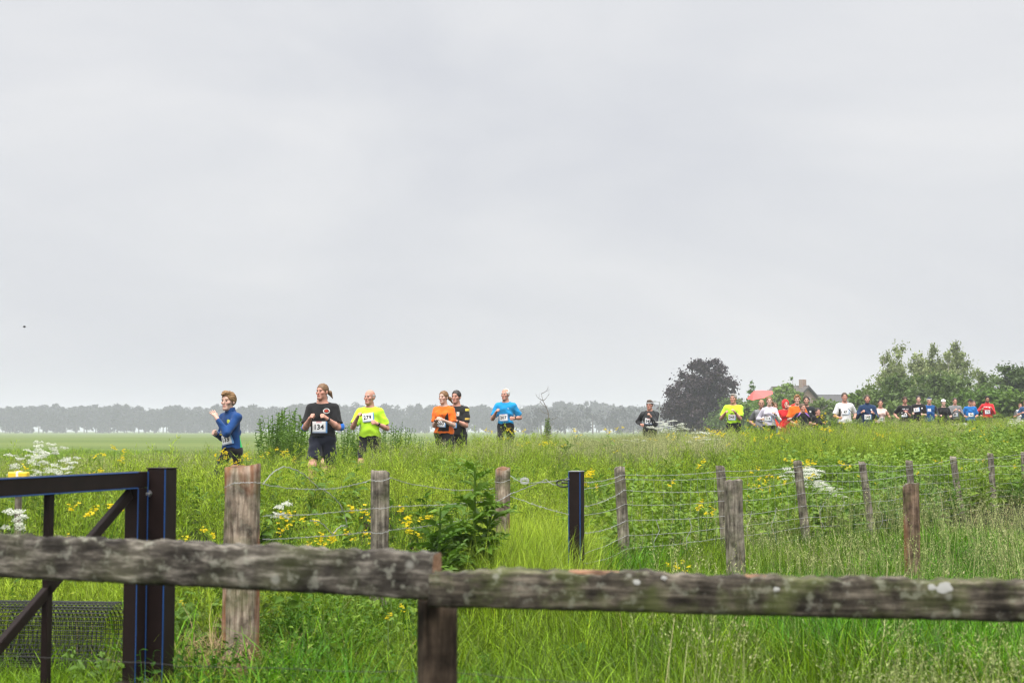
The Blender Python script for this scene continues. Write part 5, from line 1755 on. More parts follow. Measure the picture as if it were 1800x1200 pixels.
    for i, s in enumerate((-1, 1)):
        S0 = np.array((s * hipx, L(.52), .518 * H)); T = np.array(feet[i]) * H
        K, T = ik(S0, T, th, shn, (s * .08, -1, .15))
        body.cap(S0, K, .049 * H * w, .0295 * H * w, .04)
        c_ = K + (T - K) * .28 + np.array((0, .012 * H, 0))
        body.cap(K, c_, .0295 * H * w, .031 * H * w, .03); body.cap(c_, T, .031 * H * w, .0185 * H, .02)
        sh_ = unit(T - K); fd = unit(np.array((s * .08, -1.0, 0)) - sh_ * (-sh_[1]) * .6) if T[2] > .1 * H else np.array((s * .1, -.99, -.05))
        fd = unit(fd - sh_ * fd.dot(sh_) * .85)
        toe = T + fd * .105 * H + sh_ * .022 * H; heel = T - fd * .028 * H + sh_ * .022 * H
        body.cap(heel, toe, .020 * H, .017 * H, .02); shoe.append((heel, toe, T, sh_))
        lt = bottom[1]
        if lt == 'short': e = S0 + (K - S0) * .80; bots.cap(S0, e, .049 * H * w + ea * 1.2, .041 * H * w + ea * 1.3, .03, flat=True)
        elif lt == 'tight': e = S0 + (K - S0) * .84; bots.cap(S0, e, .049 * H * w + .006, .036 * H * w + .005, .03, flat=True)
        elif lt == 'long':
            bots.cap(S0, K, .049 * H * w + ea * .8, .0305 * H * w + ea * .6, .03)
            bots.cap(K, c_, .031 * H * w + ea * .6, .032 * H * w + ea * .6, .03); bots.cap(c_, T, .032 * H * w + ea * .6, .021 * H + ea * .4, .02, flat=True)
    # head
    hs = 1.045 * h ** .55 * (1.0 if not female else .96)
    Rh = rotz(math.radians(hyaw)) @ rotx(math.radians(hpitch))
    hc = np.array((0, L(.93) - .010 * h, H * .995 - .118 * hs))
    X = lambda p: hc + Rh @ (np.array(p) * hs)
    E3 = lambda r: np.array(r) * hs
    body.cap(X((0, .022, -.085)), (0, L(.83) + .012, .835 * H), .053 * hs * min(w, 1.2), .058 * h * w, .03)
    body.ell(X((0, .012, .030)), E3((.074, .093, .087)), .02, Rh)
    body.ell(X((0, -.026, -.045)), E3((.055 * min(1.1, w), .062, .074)), .03, Rh)
    body.cap(X((-.012, -.068, -.094)), X((.012, -.068, -.094)), .023 * hs, .023 * hs, .02)
    body.cap(X((0, -.084, .010)), X((0, -.102, -.028)), .008 * hs, .0125 * hs, .010)
    body.cap(X((-.034, -.074, .026)), X((.034, -.074, .026)), .012 * hs, .012 * hs, .015)
    for s in (-1, 1):
        body.ell(X((s * .043, -.058, -.020)), E3((.022, .022, .020)), .02)
        body.ell(X((s * .0755, .012, -.010)), E3((.010, .019, .031)), .008, Rh)
        body.ell(X((s * .030, -.094, .004)), E3((.017, .012, .011)), .010, Rh, sub=True)
    body.cap(X((-.017, -.085, -.063)), X((.017, -.085, -.063)), .0085 * hs, .0085 * hs, .006)
    # ------------ body mesh
    V, F = body.mesh(vox)
    hl = (V - hc) @ Rh / hs                                        # head coordinates
    col = np.tile(np.array(skin, np.float32), (len(V), 1))
    x, y, z = hl.T
    isface = (z > -.13) & (z < .13)
    ck = np.exp(-(((np.abs(x) - .042) / .022) ** 2 + ((z + .025) / .025) ** 2)) * (y < -.02) * isface
    col = col * (1 - .22 * ck[:, None] * np.array((0, .6, .6)))
    lip = isface & (np.abs(x) < .023) & (np.abs(z + .064) < .0095) & (y < -.078)
    col[lip] = np.array(skin) * np.array((.72, .40, .42))
    hcol = np.array(hair[1])
    bro = isface & (np.abs(x) > .012) & (np.abs(x) < .047) & (np.abs(z - .027) < .0065) & (y < -.055)
    col[bro] = hcol * .6 + np.array(skin) * .4
    if beard:
        bz = isface & (z < -.045) & (z > -.125) & (y < .0) & ~lip & ~((np.abs(x) < .03) & (z > -.053))
        col[bz] = col[bz] * (1 - beard) + hcol * beard
    link('body', np_mesh('body', V, F, [MAT['skin']], smooth=True, col=col), root)
    far = vox > .0105
    for s in (-1, 1):
        c_ = X((s * .030, -.0785, .004)); r_ = .0090 * hs
        mb = MB()
        P, Fq = [], []
        for a in range(5):
            for b in range(8):
                t_, p_ = math.pi * (a + .5) / 5, 2 * math.pi * b / 8
                P.append(c_ + Rh @ (np.array((math.sin(t_) * math.cos(p_), -math.cos(t_), math.sin(t_) * math.sin(p_) * .75)) * r_))
        for a in range(4):
            for b in range(8): Fq.append([a * 8 + b, a * 8 + (b + 1) % 8, a * 8 + 8 + (b + 1) % 8, a * 8 + 8 + b])
        Fq.append(list(range(8))[::-1]); Fq.append(list(range(32, 40)))
        cc = np.array([(.03, .025, .02)] * 16 + [(.24, .20, .18)] * 24)
        link('eye', np_mesh('eye', P, Fq, [MAT['print']], smooth=True, col=cc), root)
    # ------------ top
    tc, _, hem, tfn = top
    def tclip(P):
        front = np.clip(-P[:, 1] / (.05 * H), -1, 1)
        zc = (.838 - .014 * front - (0.0 if sleeve != 'long' else -.006)) * H
        rr = np.hypot(P[:, 0], P[:, 1] - L(.84) - .01)
        neck = np.where(rr < .060 * H, P[:, 2] - zc, -1)
        hemz = (hem + .006 * np.sin(P[:, 0] / H * 40) + .004 * np.sin(P[:, 0] / H * 90 + 2)) * H
        hemc = hemz - P[:, 2]
        hemc = np.where(torso.at(P) > .003, -1, hemc)             # sleeves may hang lower than the hem
        return np.maximum(np.maximum(neck, hemc), -1) 
    V, F = tops.mesh(vox * 1.1, tclip)
    # folds
    q = V - np.array((0, L(.65), .65 * H)); nn = q / (np.linalg.norm(q, axis=1)[:, None] + 1e-6); nn[:, 2] *= .2
    V = V + nn * (np.maximum(wrinkle(V, H, .0085), np.where(torso.at(V) > .02, -.003, -.012)) * np.clip((.86 * H - V[:, 2]) / (.15 * H), .25, 1))[:, None]
    col = np.tile(np.array(tc, np.float32), (len(V), 1))
    U = V / H
    if tfn is not None: tfn(U, col)
    for (cx, cz, rx, rz, c_) in prints:                            # small chest prints
        m_ = (np.abs(U[:, 0] - cx) < rx) & (np.abs(U[:, 2] - cz) < rz) & (U[:, 1] < 0)
        col[m_] = c_
    topname = {'short': 'shirt', 'long': 'jacket', 'none': 'vest', 'cap': 'shirt'}.get(sleeve if isinstance(sleeve, str) else 'short')
    link(topname, np_mesh(topname, V, F, [MAT['cloth']], smooth=True, col=col), root)
    # ------------ bottoms
    bc, lt, bfn = bottom
    V, F = bots.mesh(vox * 1.15, lambda P: P[:, 2] - .60 * H)
    V = V + unit_rows(V * np.array((1, 1, 0))) * wrinkle(V, H, .0045)[:, None]
    col = np.tile(np.array(bc, np.float32), (len(V), 1))
    if bfn is not None: bfn(V / H, col)
    nm = 'shorts' if lt in ('short', 'tight') else 'trousers'
    link(nm, np_mesh(nm, V, F, [MAT['cloth']], smooth=True, col=col), root)
    # ------------ shoes
    for heel, toe, T, sh_ in shoe:
        S = Sdf(); S.cap(heel, toe, .026 * H, .021 * H, .02); S.cap(T + sh_ * .02 * H, T - sh_ * .006 * H, .026 * H, .024 * H, .02, flat=True)
        V, F = S.mesh(.012); link('shoe', np_mesh('shoe', V, F, [MAT['cloth']], smooth=True, col=np.tile((.05, .05, .06), (len(V), 1))), root)
    # ------------ hair and headgear
    st = hair[0]
    def hmesh(name, S, clip, vx, c_, amp=.003, mat='hair'):
        V, F = S.mesh(vx, clip)
        if len(V) == 0: return
        q = (V - hc) @ Rh / hs
        V = V + unit_rows(V - hc) * (amp * (np.sin(q[:, 0] * 230 + 3 * np.sin(q[:, 2] * 45 + q[:, 1] * 30)) + .5 * np.sin(q[:, 0] * 90 + q[:, 1] * 60)))[:, None]
        col = np.tile(np.array(c_, np.float32), (len(V), 1))
        link(name, np_mesh(name, V, F, [MAT[mat]], smooth=True, col=col), root)
    hv = min(vox, .008)
    HL = lambda P: (P - hc) @ Rh / hs
    def scalp(off): return Sdf().ell(X((0, .012 + .3 * off, .030)), E3((.074 + off, .093 + off, .087 + off)), .02, Rh)
    def face_cut(front_z=.075, back_z=-.06, side_y=-.03):
        def fn(P):
            q = HL(P)
            k = np.sqrt((q[:, 0] / .088) ** 2 + ((q[:, 1] + .118) / .098) ** 2 + ((q[:, 2] + .03) / (front_z + .03)) ** 2)
            face = (1 - k) * .07 * hs
            low = (back_z + np.clip(-(q[:, 1] - .05), 0, .2) * .75 - q[:, 2]) * hs
            return np.maximum(face, low)
        return fn
    if st in ('short', 'crop', 'pony', 'slick', 'buzz', 'tousled', 'receding'):
        off = {'short': .012, 'crop': .009, 'buzz': .006, 'pony': .009, 'slick': .0045, 'tousled': .013, 'receding': .009}[st]
        S = scalp(off)
        if st == 'tousled':
            S.ell(X((0, -.055, .105)), E3((.055, .04, .030)), .02, Rh); S.ell(X((-.02, -.085, .085)), E3((.03, .022, .016)), .015, Rh)
        if st == 'short': S.ell(X((0, -.05, .098)), E3((.052, .04, .024)), .02, Rh)
        if st in ('pony', 'slick'):
            bl = hair[2] if len(hair) > 2 else (.05, .16, -.10)
            b0 = X((0, .105, .02)); S.cap(X((0, .09, .03)), b0, .03 * hs, .018 * hs, .02)
            b1 = X((bl[0] * .5, .105 + bl[1] * .5, .02 + bl[2] * .3)); b2 = X((bl[0], .105 + bl[1], .02 + bl[2]))
            S.cap(b0, b1, .018 * hs, .030 * hs, .01); S.cap(b1, b2, .030 * hs, .008 * hs, .02)
        cut = face_cut({'receding': .048, 'slick': .070}.get(st, .082 if st not in ('buzz', 'crop') else .076), -.055)
        if st in ('pony', 'slick'):
            base = cut
            cut = lambda P: np.where(HL(P)[:, 1] > .095, -1.0, base(P))
        if st == 'receding':
            base2 = cut
            cut = lambda P: np.maximum(base2(P), .01 - HL(P)[:, 1] - (HL(P)[:, 2] < .06) * .06)
        hmesh('hair', S, cut, hv, hair[1], .0035 if st == 'tousled' else .0022)
    if st == 'bald':
        hmesh('hair', scalp(.007), lambda P: np.maximum(np.maximum(HL(P)[:, 2] - .040, -.055 - HL(P)[:, 2]), -.012 - HL(P)[:, 1]) * hs, hv, hair[1], .001)
    for a in (acc or ()):
        if a[0] == 'headband':
            hmesh('headband', scalp(.016), lambda P: np.maximum(HL(P)[:, 2] - a[2] - .012 * (HL(P)[:, 1] > 0), a[2] - .030 - HL(P)[:, 2]) * hs, hv, a[1], 0, 'cloth')
        if a[0] == 'beanie':
            hmesh('hat', scalp(.017), lambda P: (a[2] - HL(P)[:, 2]) * hs, hv, a[1], .0, 'cloth')
        if a[0] == 'cap':
            S = scalp(.014); S.ell(X((0, -.125, .058)), E3((.062, .06, .010)), .012, Rh)
            hmesh('cap', S, lambda P: (.050 - HL(P)[:, 2]) * hs, hv, a[1], 0, 'cloth')
        if a[0] == 'hood':
            S = scalp(.028); S.ell(X((0, .02, -.06)), E3((.095, .10, .09)), .04, Rh)
            S.ell(X((0, -.12, -.005)), E3((.060, .12, .088)), .015, Rh, sub=True)
            hmesh('hood', S, None, hv, a[1], .002, 'cloth')
        if a[0] == 'glasses':
            mb = MB()
            for s in (-1, 1):
                mb.tube([Vector(X((s * .031 + .020 * math.cos(t * .785), -.098, .003 + .015 * math.sin(t * .785)))) for t in range(9)], .0022, 4)
                mb.tube([Vector(X((s * .051, -.095, .006))), Vector(X((s * .078, .0, .006)))], .0022, 4)
            mb.tube([Vector(X((-.011, -.1, .006))), Vector(X((.011, -.1, .006)))], .0022, 4)
            mb.build('glasses', MAT['ink'], root)
        if a[0] == 'collar':
            S = Sdf().cap((0, L(.83) + .010, .825 * H), (0, L(.87) + .008, .868 * H), .062 * H * .75, .050 * H * .75 + .004, .02, flat=True)
            V, F = S.mesh(hv); link('collar', np_mesh('collar', V, F, [MAT['cloth']], smooth=True, col=np.tile(a[1], (len(V), 1))), root)
    # ------------ watch
    for wi in ((0, 1) if watch == 2 else (watch,) if watch in (0, 1) and watch is not False else ()):
        pass
    if watch in ('l', 'r'):
        T, E = wrists[0 if watch == 'l' else 1]; f = unit(T - E)
        mb = MB(); c_ = Vector(T - f * .022 * h)
        mb.tube([c_ - Vector(f) * .012, c_ + Vector(f) * .012], .0195 * H, 12)
        nrm = Vector(np.array((0, -1, .3))); nrm = (nrm - Vector(f) * nrm.dot(Vector(f))).normalized()
        mb.box(c_ + nrm * .0195 * H, (.03, .03, .03), None, 0, .006)
        mb.build('watch', MAT['watch_rubber'], root)
    # ------------ race bib
    if bib:
        num, cx, cz, tilt, bw = bib[:5]
        bw *= h if bw > .1 else 1; bh = bw * .74
        ct, sn = math.cos(math.radians(tilt)), math.sin(math.radians(tilt))
        def drape(uv, off):
            uv = np.asarray(uv, float)
            x = cx * H + uv[:, 0] * ct - uv[:, 1] * sn; z = cz * H + uv[:, 0] * sn + uv[:, 1] * ct
            y = np.full(len(x), -.45 * H)
            for _ in range(40):
                y = y + np.clip(torso.at(np.stack([x, y, z], -1)) - .004, -.02, .1) * .8
                y = np.minimum(y, 0.0)
            return np.stack([x, y - off - .006, z], -1)
        nu, nv = 17, 13
        uu, vv = np.meshgrid(np.linspace(-.5, .5, nu), np.linspace(-.5, .5, nv), indexing='ij')
        UV = np.stack([uu.ravel() * bw, vv.ravel() * bh], -1)
        V = drape(UV, .004)
        i2 = np.arange(nu * nv).reshape(nu, nv)
        F = np.stack([i2[:-1, :-1], i2[1:, :-1], i2[1:, 1:], i2[:-1, 1:]], -1).reshape(-1, 4)
        V2 = np.concatenate([V, V + np.array((0, .0015, 0))]); F2 = np.concatenate([F, F[:, ::-1] + len(V)])
        col = np.tile((.80, .81, .82), (nu * nv, 1)); fu, fv = uu.ravel(), vv.ravel()
        col[fu > .40] = (.12, .28, .55)
        col[(fv > .36) & (fu > -.25) & (fu < .18)] = (.62, .36, .38)
        col[(fv < -.36) & (fu < .4)] = (.34, .40, .52)
        bo = link('race_bib', np_mesh('race_bib', V2, F2, [MAT['print']], smooth=True, col=np.tile(col, (2, 1))), root)
        if num:
            cu = bpy.data.curves.new('number', 'FONT'); cu.body = num; cu.size = bh * .62; cu.align_x = 'CENTER'; cu.align_y = 'CENTER'; cu.resolution_u = 2; cu.offset = bh * .013
            to = bpy.data.objects.new('tmp_text', cu); COL.objects.link(to)
            dg = bpy.context.evaluated_depsgraph_get(); me = bpy.data.meshes.new_from_object(to.evaluated_get(dg))
            bpy.data.objects.remove(to)
            co = np.zeros(len(me.vertices) * 3); me.vertices.foreach_get('co', co); co = co.reshape(-1, 3)
            co2 = drape(co[:, :2] * np.array((1.05, 1)) - np.array((.05 * bw, .01 * bh)), .008)
            me.vertices.foreach_set('co', co2.astype(np.float32).ravel()); me.materials.clear(); me.materials.append(MAT['ink']); me.name = 'number'; me.update()
            link('number', me, bo)
    return root


def unit_rows(V):
    return V / (np.linalg.norm(V, axis=1)[:, None] + 1e-6)

SK = (.44, .26, .195); SKR = (.47, .245, .185); SKP = (.52, .335, .27); SKT = (.33, .19, .13)
BLK = (.008, .008, .009); NAVY = (.007, .009, .018)
NEON = (.44, .74, .03); ORG = (.68, .13, .010); BLUE = (.008, .24, .52); KBLUE = (.005, .042, .16)

def kid_fn(U, c):
    x, y, z = U.T
    c[(x > .060) & (z < .64) & (np.abs(y - .012 - (.64 - z) * .1) < .004 + (.64 - z) * .16) & (x < .135)] = (.02, .50, .10)
    c[((x - .040) ** 2 + (z - .752) ** 2 < .018 ** 2) & (y < 0) & (y > -.088)] = (.55, .62, .08)
    for zz in (.672, .648):
        m = (np.abs(z - zz) < .0075) & (x > -.085) & (x < .012 - (zz < .66) * -.02) & (y < -.03) & (y > -.088) & (np.sin(x * 700) > -.55)
        c[m] = (.62, .50, .06)
def emblem_fn(U, c):
    x, y, z = U.T; r = np.hypot((x - .050) / 1.25, z - .765)
    c[(r < .0215) & (r > .0165) & (y < 0)] = (.62, .60, .58)
    c[(r < .0125) & (np.abs(z - .765 + .2 * (x - .05)) < .010) & (y < 0)] = (.45, .05, .03)
def orange_fn(U, c):
    x, y, z = U.T
    c[(y < .02) & (x > .035 - (z < .62) * .09) & (x < .075) & (z < .765 - (.075 - x) * 1.6) & (z > .56)] = BLK
    c[(x < -.02 - (z - .5) * .3) & (z < .545)] = BLK
    for zz, hw in ((.735, .022), (.700, .03), (.69, .03)):
        c[(np.abs(z - zz) < .0035) & (np.abs(x + .005) < hw) & (y < 0) & (np.sin(x * 900) > -.3)] = (.25, .06, .02)
    c[(np.abs(np.abs(x + .008) - .027) < .003) & (z < .690) & (z > .655) & (y < 0)] = (.25, .06, .02)
def polo_fn(U, c):
    x, y, z = U.T
    c[(np.abs(x - .035) < .013) & (np.abs(z - .745) < .022) & (y < 0)] = (.50, .47, .45)
    c[(np.abs(x - .035) < .007) & (np.abs(z - .740) < .009) & (y < 0)] = (.50, .22, .05)
    c[(x > .108) & (np.abs(z - .79) < .012)] = (.60, .50, .08)
    c[(x > .11) & (np.abs(z - .695) < .010)] = (.45, .30, .06)
def blue_fn(U, c):
    x, y, z = U.T
    c[(np.hypot(x - .045, z - .755) < .009) & (y < 0)] = (.30, .42, .60)
def neon_fn(U, c):
    x, y, z = U.T
    c[(np.abs(z - .738) < .006) & (x > -.07) & (x < -.035) & (y < 0)] = (.62, .55, .05)
    c[(np.abs(z - .738) < .005) & (x > -.035) & (x < -.012) & (y < 0)] = (.10, .42, .48)
    c[(np.abs(z - .738) < .004) & (x > .012) & (x < .06) & (y < 0)] = (.45, .60, .05)
def neon2_fn(U, c):
    x, y, z = U.T
    c[(np.abs(z - .745) < .007) & (np.abs(x + .01) < .045) & (y < 0) & (np.sin(x * 420) > -.4)] = (.10, .16, .03)
    c[(np.abs(z - .715 - .4 * (x + .005)) < .006) & (np.abs(x + .005) < .022) & (y < 0)] = (.03, .05, .03)
    c[(np.abs(z - .690) < .006) & (np.abs(x + .01) < .04) & (y < 0) & (np.sin(x * 300) > 0)] = (.12, .30, .18)
def rag_fn(U, c):
    x, y, z = U.T
    c[(np.abs(np.abs(x) - (.055 + (.835 - z) * .55)) < .007) & (z > .70) & (y < .03)] = (.008, .008, .009)
    c[np.abs(x) > .125] = (.016, .016, .018)
def grey_fn(U, c):
    x, y, z = U.T; c[np.abs(x) > .105] = (.085, .09, .09)
def purple_fn(U, c):
    x, y, z = U.T; c[(np.abs(np.abs(x) - .075 - (.80 - z) * .9) < .012) & (z > .75) & (y < .05)] = (.30, .14, .50)
def white_fn(U, c):
    x, y, z = U.T
    c[(np.abs(z - (.735 + .45 * (x - .05))) < .008) & (x > -.06) & (x < .05) & (y < 0)] = BLK
    c[(np.abs(z - (.735 - .9 * (x - .05))) < .010) & (x >= .05) & (y < 0)] = BLK
    c[(x < -.068) & (x > -.10) & (z < .74) & (z > .60) & (y < .03)] = BLK
def txt_fn(U, c):
    x, y, z = U.T
    c[(np.abs(z - .758) < .008) & (np.abs(x) < .06) & (np.abs(x) > .008) & (y < 0) & (np.sin(x * 500) > -.5)] = (.45, .45, .46)
    c[(np.abs(z - .728) < .008) & (np.abs(x - .005) < .045) & (y < 0)] = (.42, .16, .20)
def logo_fn(U, c):
    x, y, z = U.T; c[(np.abs(x - .055) < .014) & (np.abs(z - .750) < .011) & (y < 0)] = (.6, .6, .6)
def redtop_fn(U, c):
    x, y, z = U.T
    c[(np.abs(z - .765) < .009) & (x > -.09) & (x < .03) & (y < 0) & (np.sin(x * 380) > -.7)] = (.72, .68, .66)
    c[(np.abs(z - .752) < .018) & (x > .022) & (x < .04) & (y < 0)] = (.72, .68, .66)
def hat_blue_fn(U, c):
    x, y, z = U.T; c[(np.abs(x + .01) < .035) & (np.abs(z - .735) < .03) & (y < 0)] = (.50, .50, .55); c[(np.abs(x) > .13) | (x > .10)] = (.012, .016, .03)

# --- the runners, nearest first
person('boy in royal blue zip top running past the thick post', 410, 689, 17.0, 1.45, yaw=-40, hyaw=14, w=.86, skin=SKP, hair=('tousled', (.20, .115, .05)),
       top=(KBLUE, 'long', .535, kid_fn), bottom=(BLK, 'long', None), bib=('133', .022, .605, 12, .19), hands=((-.065, -.13, .655), (.004, -.165, .775)), legs='a', open_hand=1, vox=.0065,
       acc=[('collar', KBLUE)], lean=.05, poles=[None, (.75, .35, -.9)], auto=False)
person('stocky runner in black T-shirt with ponytail wearing number 134', 568, 674, 22.0, 1.84, yaw=-8, hyaw=-22, w=1.09, skin=SKR, hair=('slick', (.15, .085, .042), (.06, .06, -.11)),
       top=(BLK, 'short', .555, emblem_fn), bottom=(NAVY, 'short', None), bib=('134', -.004, .63, 0, .225), hands=((-.062, -.17, .70), (.078, -.16, .70)), legs='a', watch='r', vox=.0068, lean=.02, auto=False)
person('runner in bright blue sleeves almost hidden behind the runner in black', 567, 690, 24.5, 1.72, yaw=-8, hyaw=-15, w=.95, top=((.01, .14, .55), 'long', .47, None), bottom=(BLK, 'short', None),
       hands=((-.155, -.12, .65), (.15, -.10, .64)), legs='b', watch='r', vox=.009, auto=False, hair=('crop', (.05, .035, .025)))
person('bald runner in neon yellow T-shirt wearing number 279', 651, 685, 23.4, 1.74, yaw=-10, hyaw=-20, w=.98, skin=SKR, hair=('bald', (.34, .33, .32)),
       top=(NEON, 'short', .555, neon_fn), bottom=(BLK, 'tight', None), bib=('279', .002, .735, 7, .195), hands=((-.075, -.17, .735), (.10, -.12, .675)), legs='a', watch='r', vox=.0068, auto=False)
person('young woman in orange T-shirt with black flash and ponytail', 781, 687, 25.6, 1.66, yaw=-18, hyaw=-14, w=.98, female=True, skin=SKP, hair=('pony', (.16, .085, .035), (.05, .12, -.13)),
       top=(ORG, 'short', .535, orange_fn), bottom=(BLK, 'long', None), bib=('260', -.006, .645, -4, .19), hands=((-.022, -.17, .68), (.058, -.17, .675)), legs='b', watch='l', vox=.0068, auto=False)
person('man in black crested polo just behind the woman in orange', 803, 686, 27.2, 1.80, yaw=-14, hyaw=-10, w=1.05, skin=SKR, hair=('crop', (.030, .026, .024)),
       top=((.014, .014, .014), 'short', .52, polo_fn), bottom=(BLK, 'short', None), bib=('', -.03, .64, 0, .2), hands=((-.06, -.16, .67), (.045, -.17, .67)), legs='a', watch='r', vox=.008, auto=False)
person('white haired runner in turquoise T-shirt wearing number 207', 889, 683, 30.0, 1.74, yaw=-12, hyaw=-18, w=1.0, skin=SKR, hair=('receding', (.62, .60, .57)),
       top=(BLUE, 'short', .575, blue_fn), bottom=(BLK, 'long', None), bib=('207', -.008, .645, 2, .195), hands=((-.085, -.15, .71), (.12, -.09, .635)), legs='a', watch='r', vox=.008, auto=False)
person('runner in charcoal long sleeves with grey headband wearing number 243', 1142, 703, 36.0, 1.70, yaw=-8, hyaw=-14, w=1.06, skin=SKR, hair=('short', (.10, .075, .06)),
       top=((.030, .032, .034), 'long', .56, rag_fn), bottom=(BLK, 'long', None), bib=('243', -.012, .68, -5, .205), hands=((-.125, -.04, .63), (.02, -.17, .75)), legs='w', vox=.0085, auto=False,
       acc=[('headband', (.34, .35, .36), .060), ('glasses',)])
person('grey haired runner in neon yellow T-shirt wearing number 245', 1289, 692, 36.8, 1.76, yaw=-14, hyaw=-12, w=1.12, skin=SKR, hair=('short', (.26, .235, .21)),
       top=(NEON, 'short', .565, neon2_fn), bottom=(BLK, 'short', None), bib=('245', -.012, .65, -3, .2), hands=((-.11, -.13, .71), (.035, -.17, .725)), legs='a', watch='r', vox=.009, auto=False)
person('bald man in grey T-shirt under the red umbrella', 1338, 702, 43.2, 1.70, yaw=-4, hyaw=-4, w=1.0, skin=SKT, hair=('none', (.1, .08, .07)), beard=.35,
       top=((.185, .19, .195), 'short', .46, grey_fn), bottom=(BLK, 'short', None), bib=('114', 0.0, .63, 0, .2), hands=((-.14, -.10, .555), (.08, -.14, .64)), legs='b', vox=.0095)
person('long haired woman in pale lilac long sleeve top wearing a number', 1352, 697, 41.8, 1.70, yaw=-4, hyaw=0, w=.95, female=True, skin=SKP, hair=('pony', (.20, .10, .05), (.18, .10, -.16)),
       top=((.50, .47, .56), 'long', .49, None), bottom=(BLK, 'long', None), bib=('114', -.028, .60, 0, .175), hands=((-.13, -.10, .60), (.07, -.16, .675)), legs='a', watch='r', vox=.009)
person('person in light blue jacket half hidden behind the lilac woman', 1362, 707, 44.5, 1.62, yaw=-6, hyaw=0, w=1.0, female=True, skin=SK, hair=('crop', (.10, .06, .03)),
       top=((.10, .30, .55), 'long', .40, None), bottom=((.16, .22, .34), 'long', None), hands=((-.12, -.12, .56), (.13, -.10, .60)), legs='s', vox=.011)
person('person in red hooded rain coat among the runners', 1380, 703, 44.0, 1.66, yaw=6, hyaw=2, w=1.05, female=True, skin=SKP, hair=('none', (.1, .06, .04)),
       top=((.56, .020, .022), 'long', .36, None), bottom=((.40, .02, .02), 'long', None), hands=((-.14, -.08, .50), (.06, -.10, .84)), legs='s', vox=.0095, acc=[('hood', (.60, .022, .022))])
person('tall young man in orange T-shirt beside the red coat', 1401, 694, 43.6, 1.84, yaw=-6, hyaw=-4, w=.92, skin=SKP, hair=('tousled', (.26, .13, .05)),
       top=(ORG, 'short', .47, None), bottom=(BLK, 'short', None), hands=((-.07, -.17, .60), (.10, -.12, .60)), legs='b', vox=.0095)
person('boy in black top with purple shoulder stripes', 1410, 709, 41.5, 1.46, yaw=8, hyaw=10, w=.95, skin=SKR, hair=('crop', (.11, .07, .045)),
       top=(BLK, 'short', .47, purple_fn), bottom=(BLK, 'short', None), hands=((-.15, -.06, .58), (.12, -.10, .60)), legs='a', vox=.0095)
person('man with dark beard in black T-shirt behind the boy', 1417, 696, 45.0, 1.80, yaw=-4, hyaw=-6, w=1.02, skin=SK, hair=('crop', (.035, .025, .02)), beard=.5,
       top=((.010, .014, .017), 'short', .47, logo_fn), bottom=(BLK, 'short', None), hands=((-.14, -.10, .60), (.12, -.10, .60)), legs='b', vox=.010)
person('small child whose face shows just above the grass', 1437, 717, 42.5, 1.22, yaw=4, hyaw=8, w=.95, skin=SKR, hair=('crop', (.035, .028, .025)),
       top=((.014, .014, .016), 'short', .47, None), bottom=(BLK, 'short', None), hands=((-.12, -.10, .60), (.12, -.10, .62)), legs='a', vox=.0095)
person('runner in white T-shirt with black zigzag line', 1484, 690, 46.0, 1.84, yaw=-4, hyaw=-2, w=1.06, skin=SKR, hair=('crop', (.07, .045, .03)), beard=.2,
       top=((.66, .66, .68), 'short', .46, white_fn), bottom=((.03, .03, .034), 'short', None), bib=('47', .005, .635, 0, .2), hands=((-.11, -.14, .555), (.15, -.06, .56)), legs='a', vox=.010)
person('bearded runner in navy hooded top right of the white T-shirt', 1524, 694, 47.5, 1.82, yaw=-5, hyaw=-4, w=1.08, skin=SKR, hair=('crop', (.06, .038, .026)), beard=.6,
       top=((.010, .030, .080), 'long', .44, logo_fn), bottom=(NAVY, 'long', None), bib=('149', -.002, .575, 0, .2), hands=((-.11, -.14, .66), (.075, -.16, .645)), legs='b', vox=.010, acc=[('collar', (.010, .030, .080))])
person('woman in pale pink sleeveless top beside the navy runner', 1547, 702, 48.6, 1.68, yaw=-4, hyaw=-2, w=1.0, female=True, skin=SKR, hair=('pony', (.030, .02, .016), (.02, .08, -.10)),
       top=((.62, .44, .40), 'none', .52, None), bottom=(BLK, 'short', None), bib=('168', -.01, .585, 0, .175), hands=((-.12, -.12, .58), (.15, -.10, .63)), legs='a', vox=.010)
person('runner in black printed T-shirt looking down at his wrist', 1590, 697, 54.5, 1.80, yaw=-3, hyaw=0, hpitch=14, w=1.02, skin=SKR, hair=('crop', (.045, .025, .018)), beard=.3,
       top=(BLK, 'short', .46, txt_fn), bottom=(BLK, 'short', None), bib=('92', -.02, .595, 0, .2), hands=((-.16, -.06, .55), (.0, -.18, .645)), legs='b', vox=.011)
person('smiling runner in black T-shirt with bib on his chest', 1614, 695, 55.5, 1.82, yaw=-6, hyaw=-2, w=1.0, skin=SKP, hair=('crop', (.028, .022, .02)), beard=.3,
       top=(BLK, 'short', .47, logo_fn), bottom=(BLK, 'long', None), bib=('51', -.045, .665, 8, .19), hands=((-.14, -.10, .60), (.06, -.14, .58)), legs='a', vox=.011)
person('runner in dark blue top with white headband and dark hat', 1633, 698, 57.0, 1.78, yaw=-8, hyaw=-4, w=1.08, skin=SKR, hair=('none', (.2, .18, .16)),
       top=((.008, .07, .22), 'long', .45, hat_blue_fn), bottom=(BLK, 'long', None), hands=((-.12, -.12, .60), (.12, -.14, .58)), legs='b', vox=.011,
       acc=[('headband', (.68, .67, .63), .058), ('beanie', (.012, .018, .04), .056)])
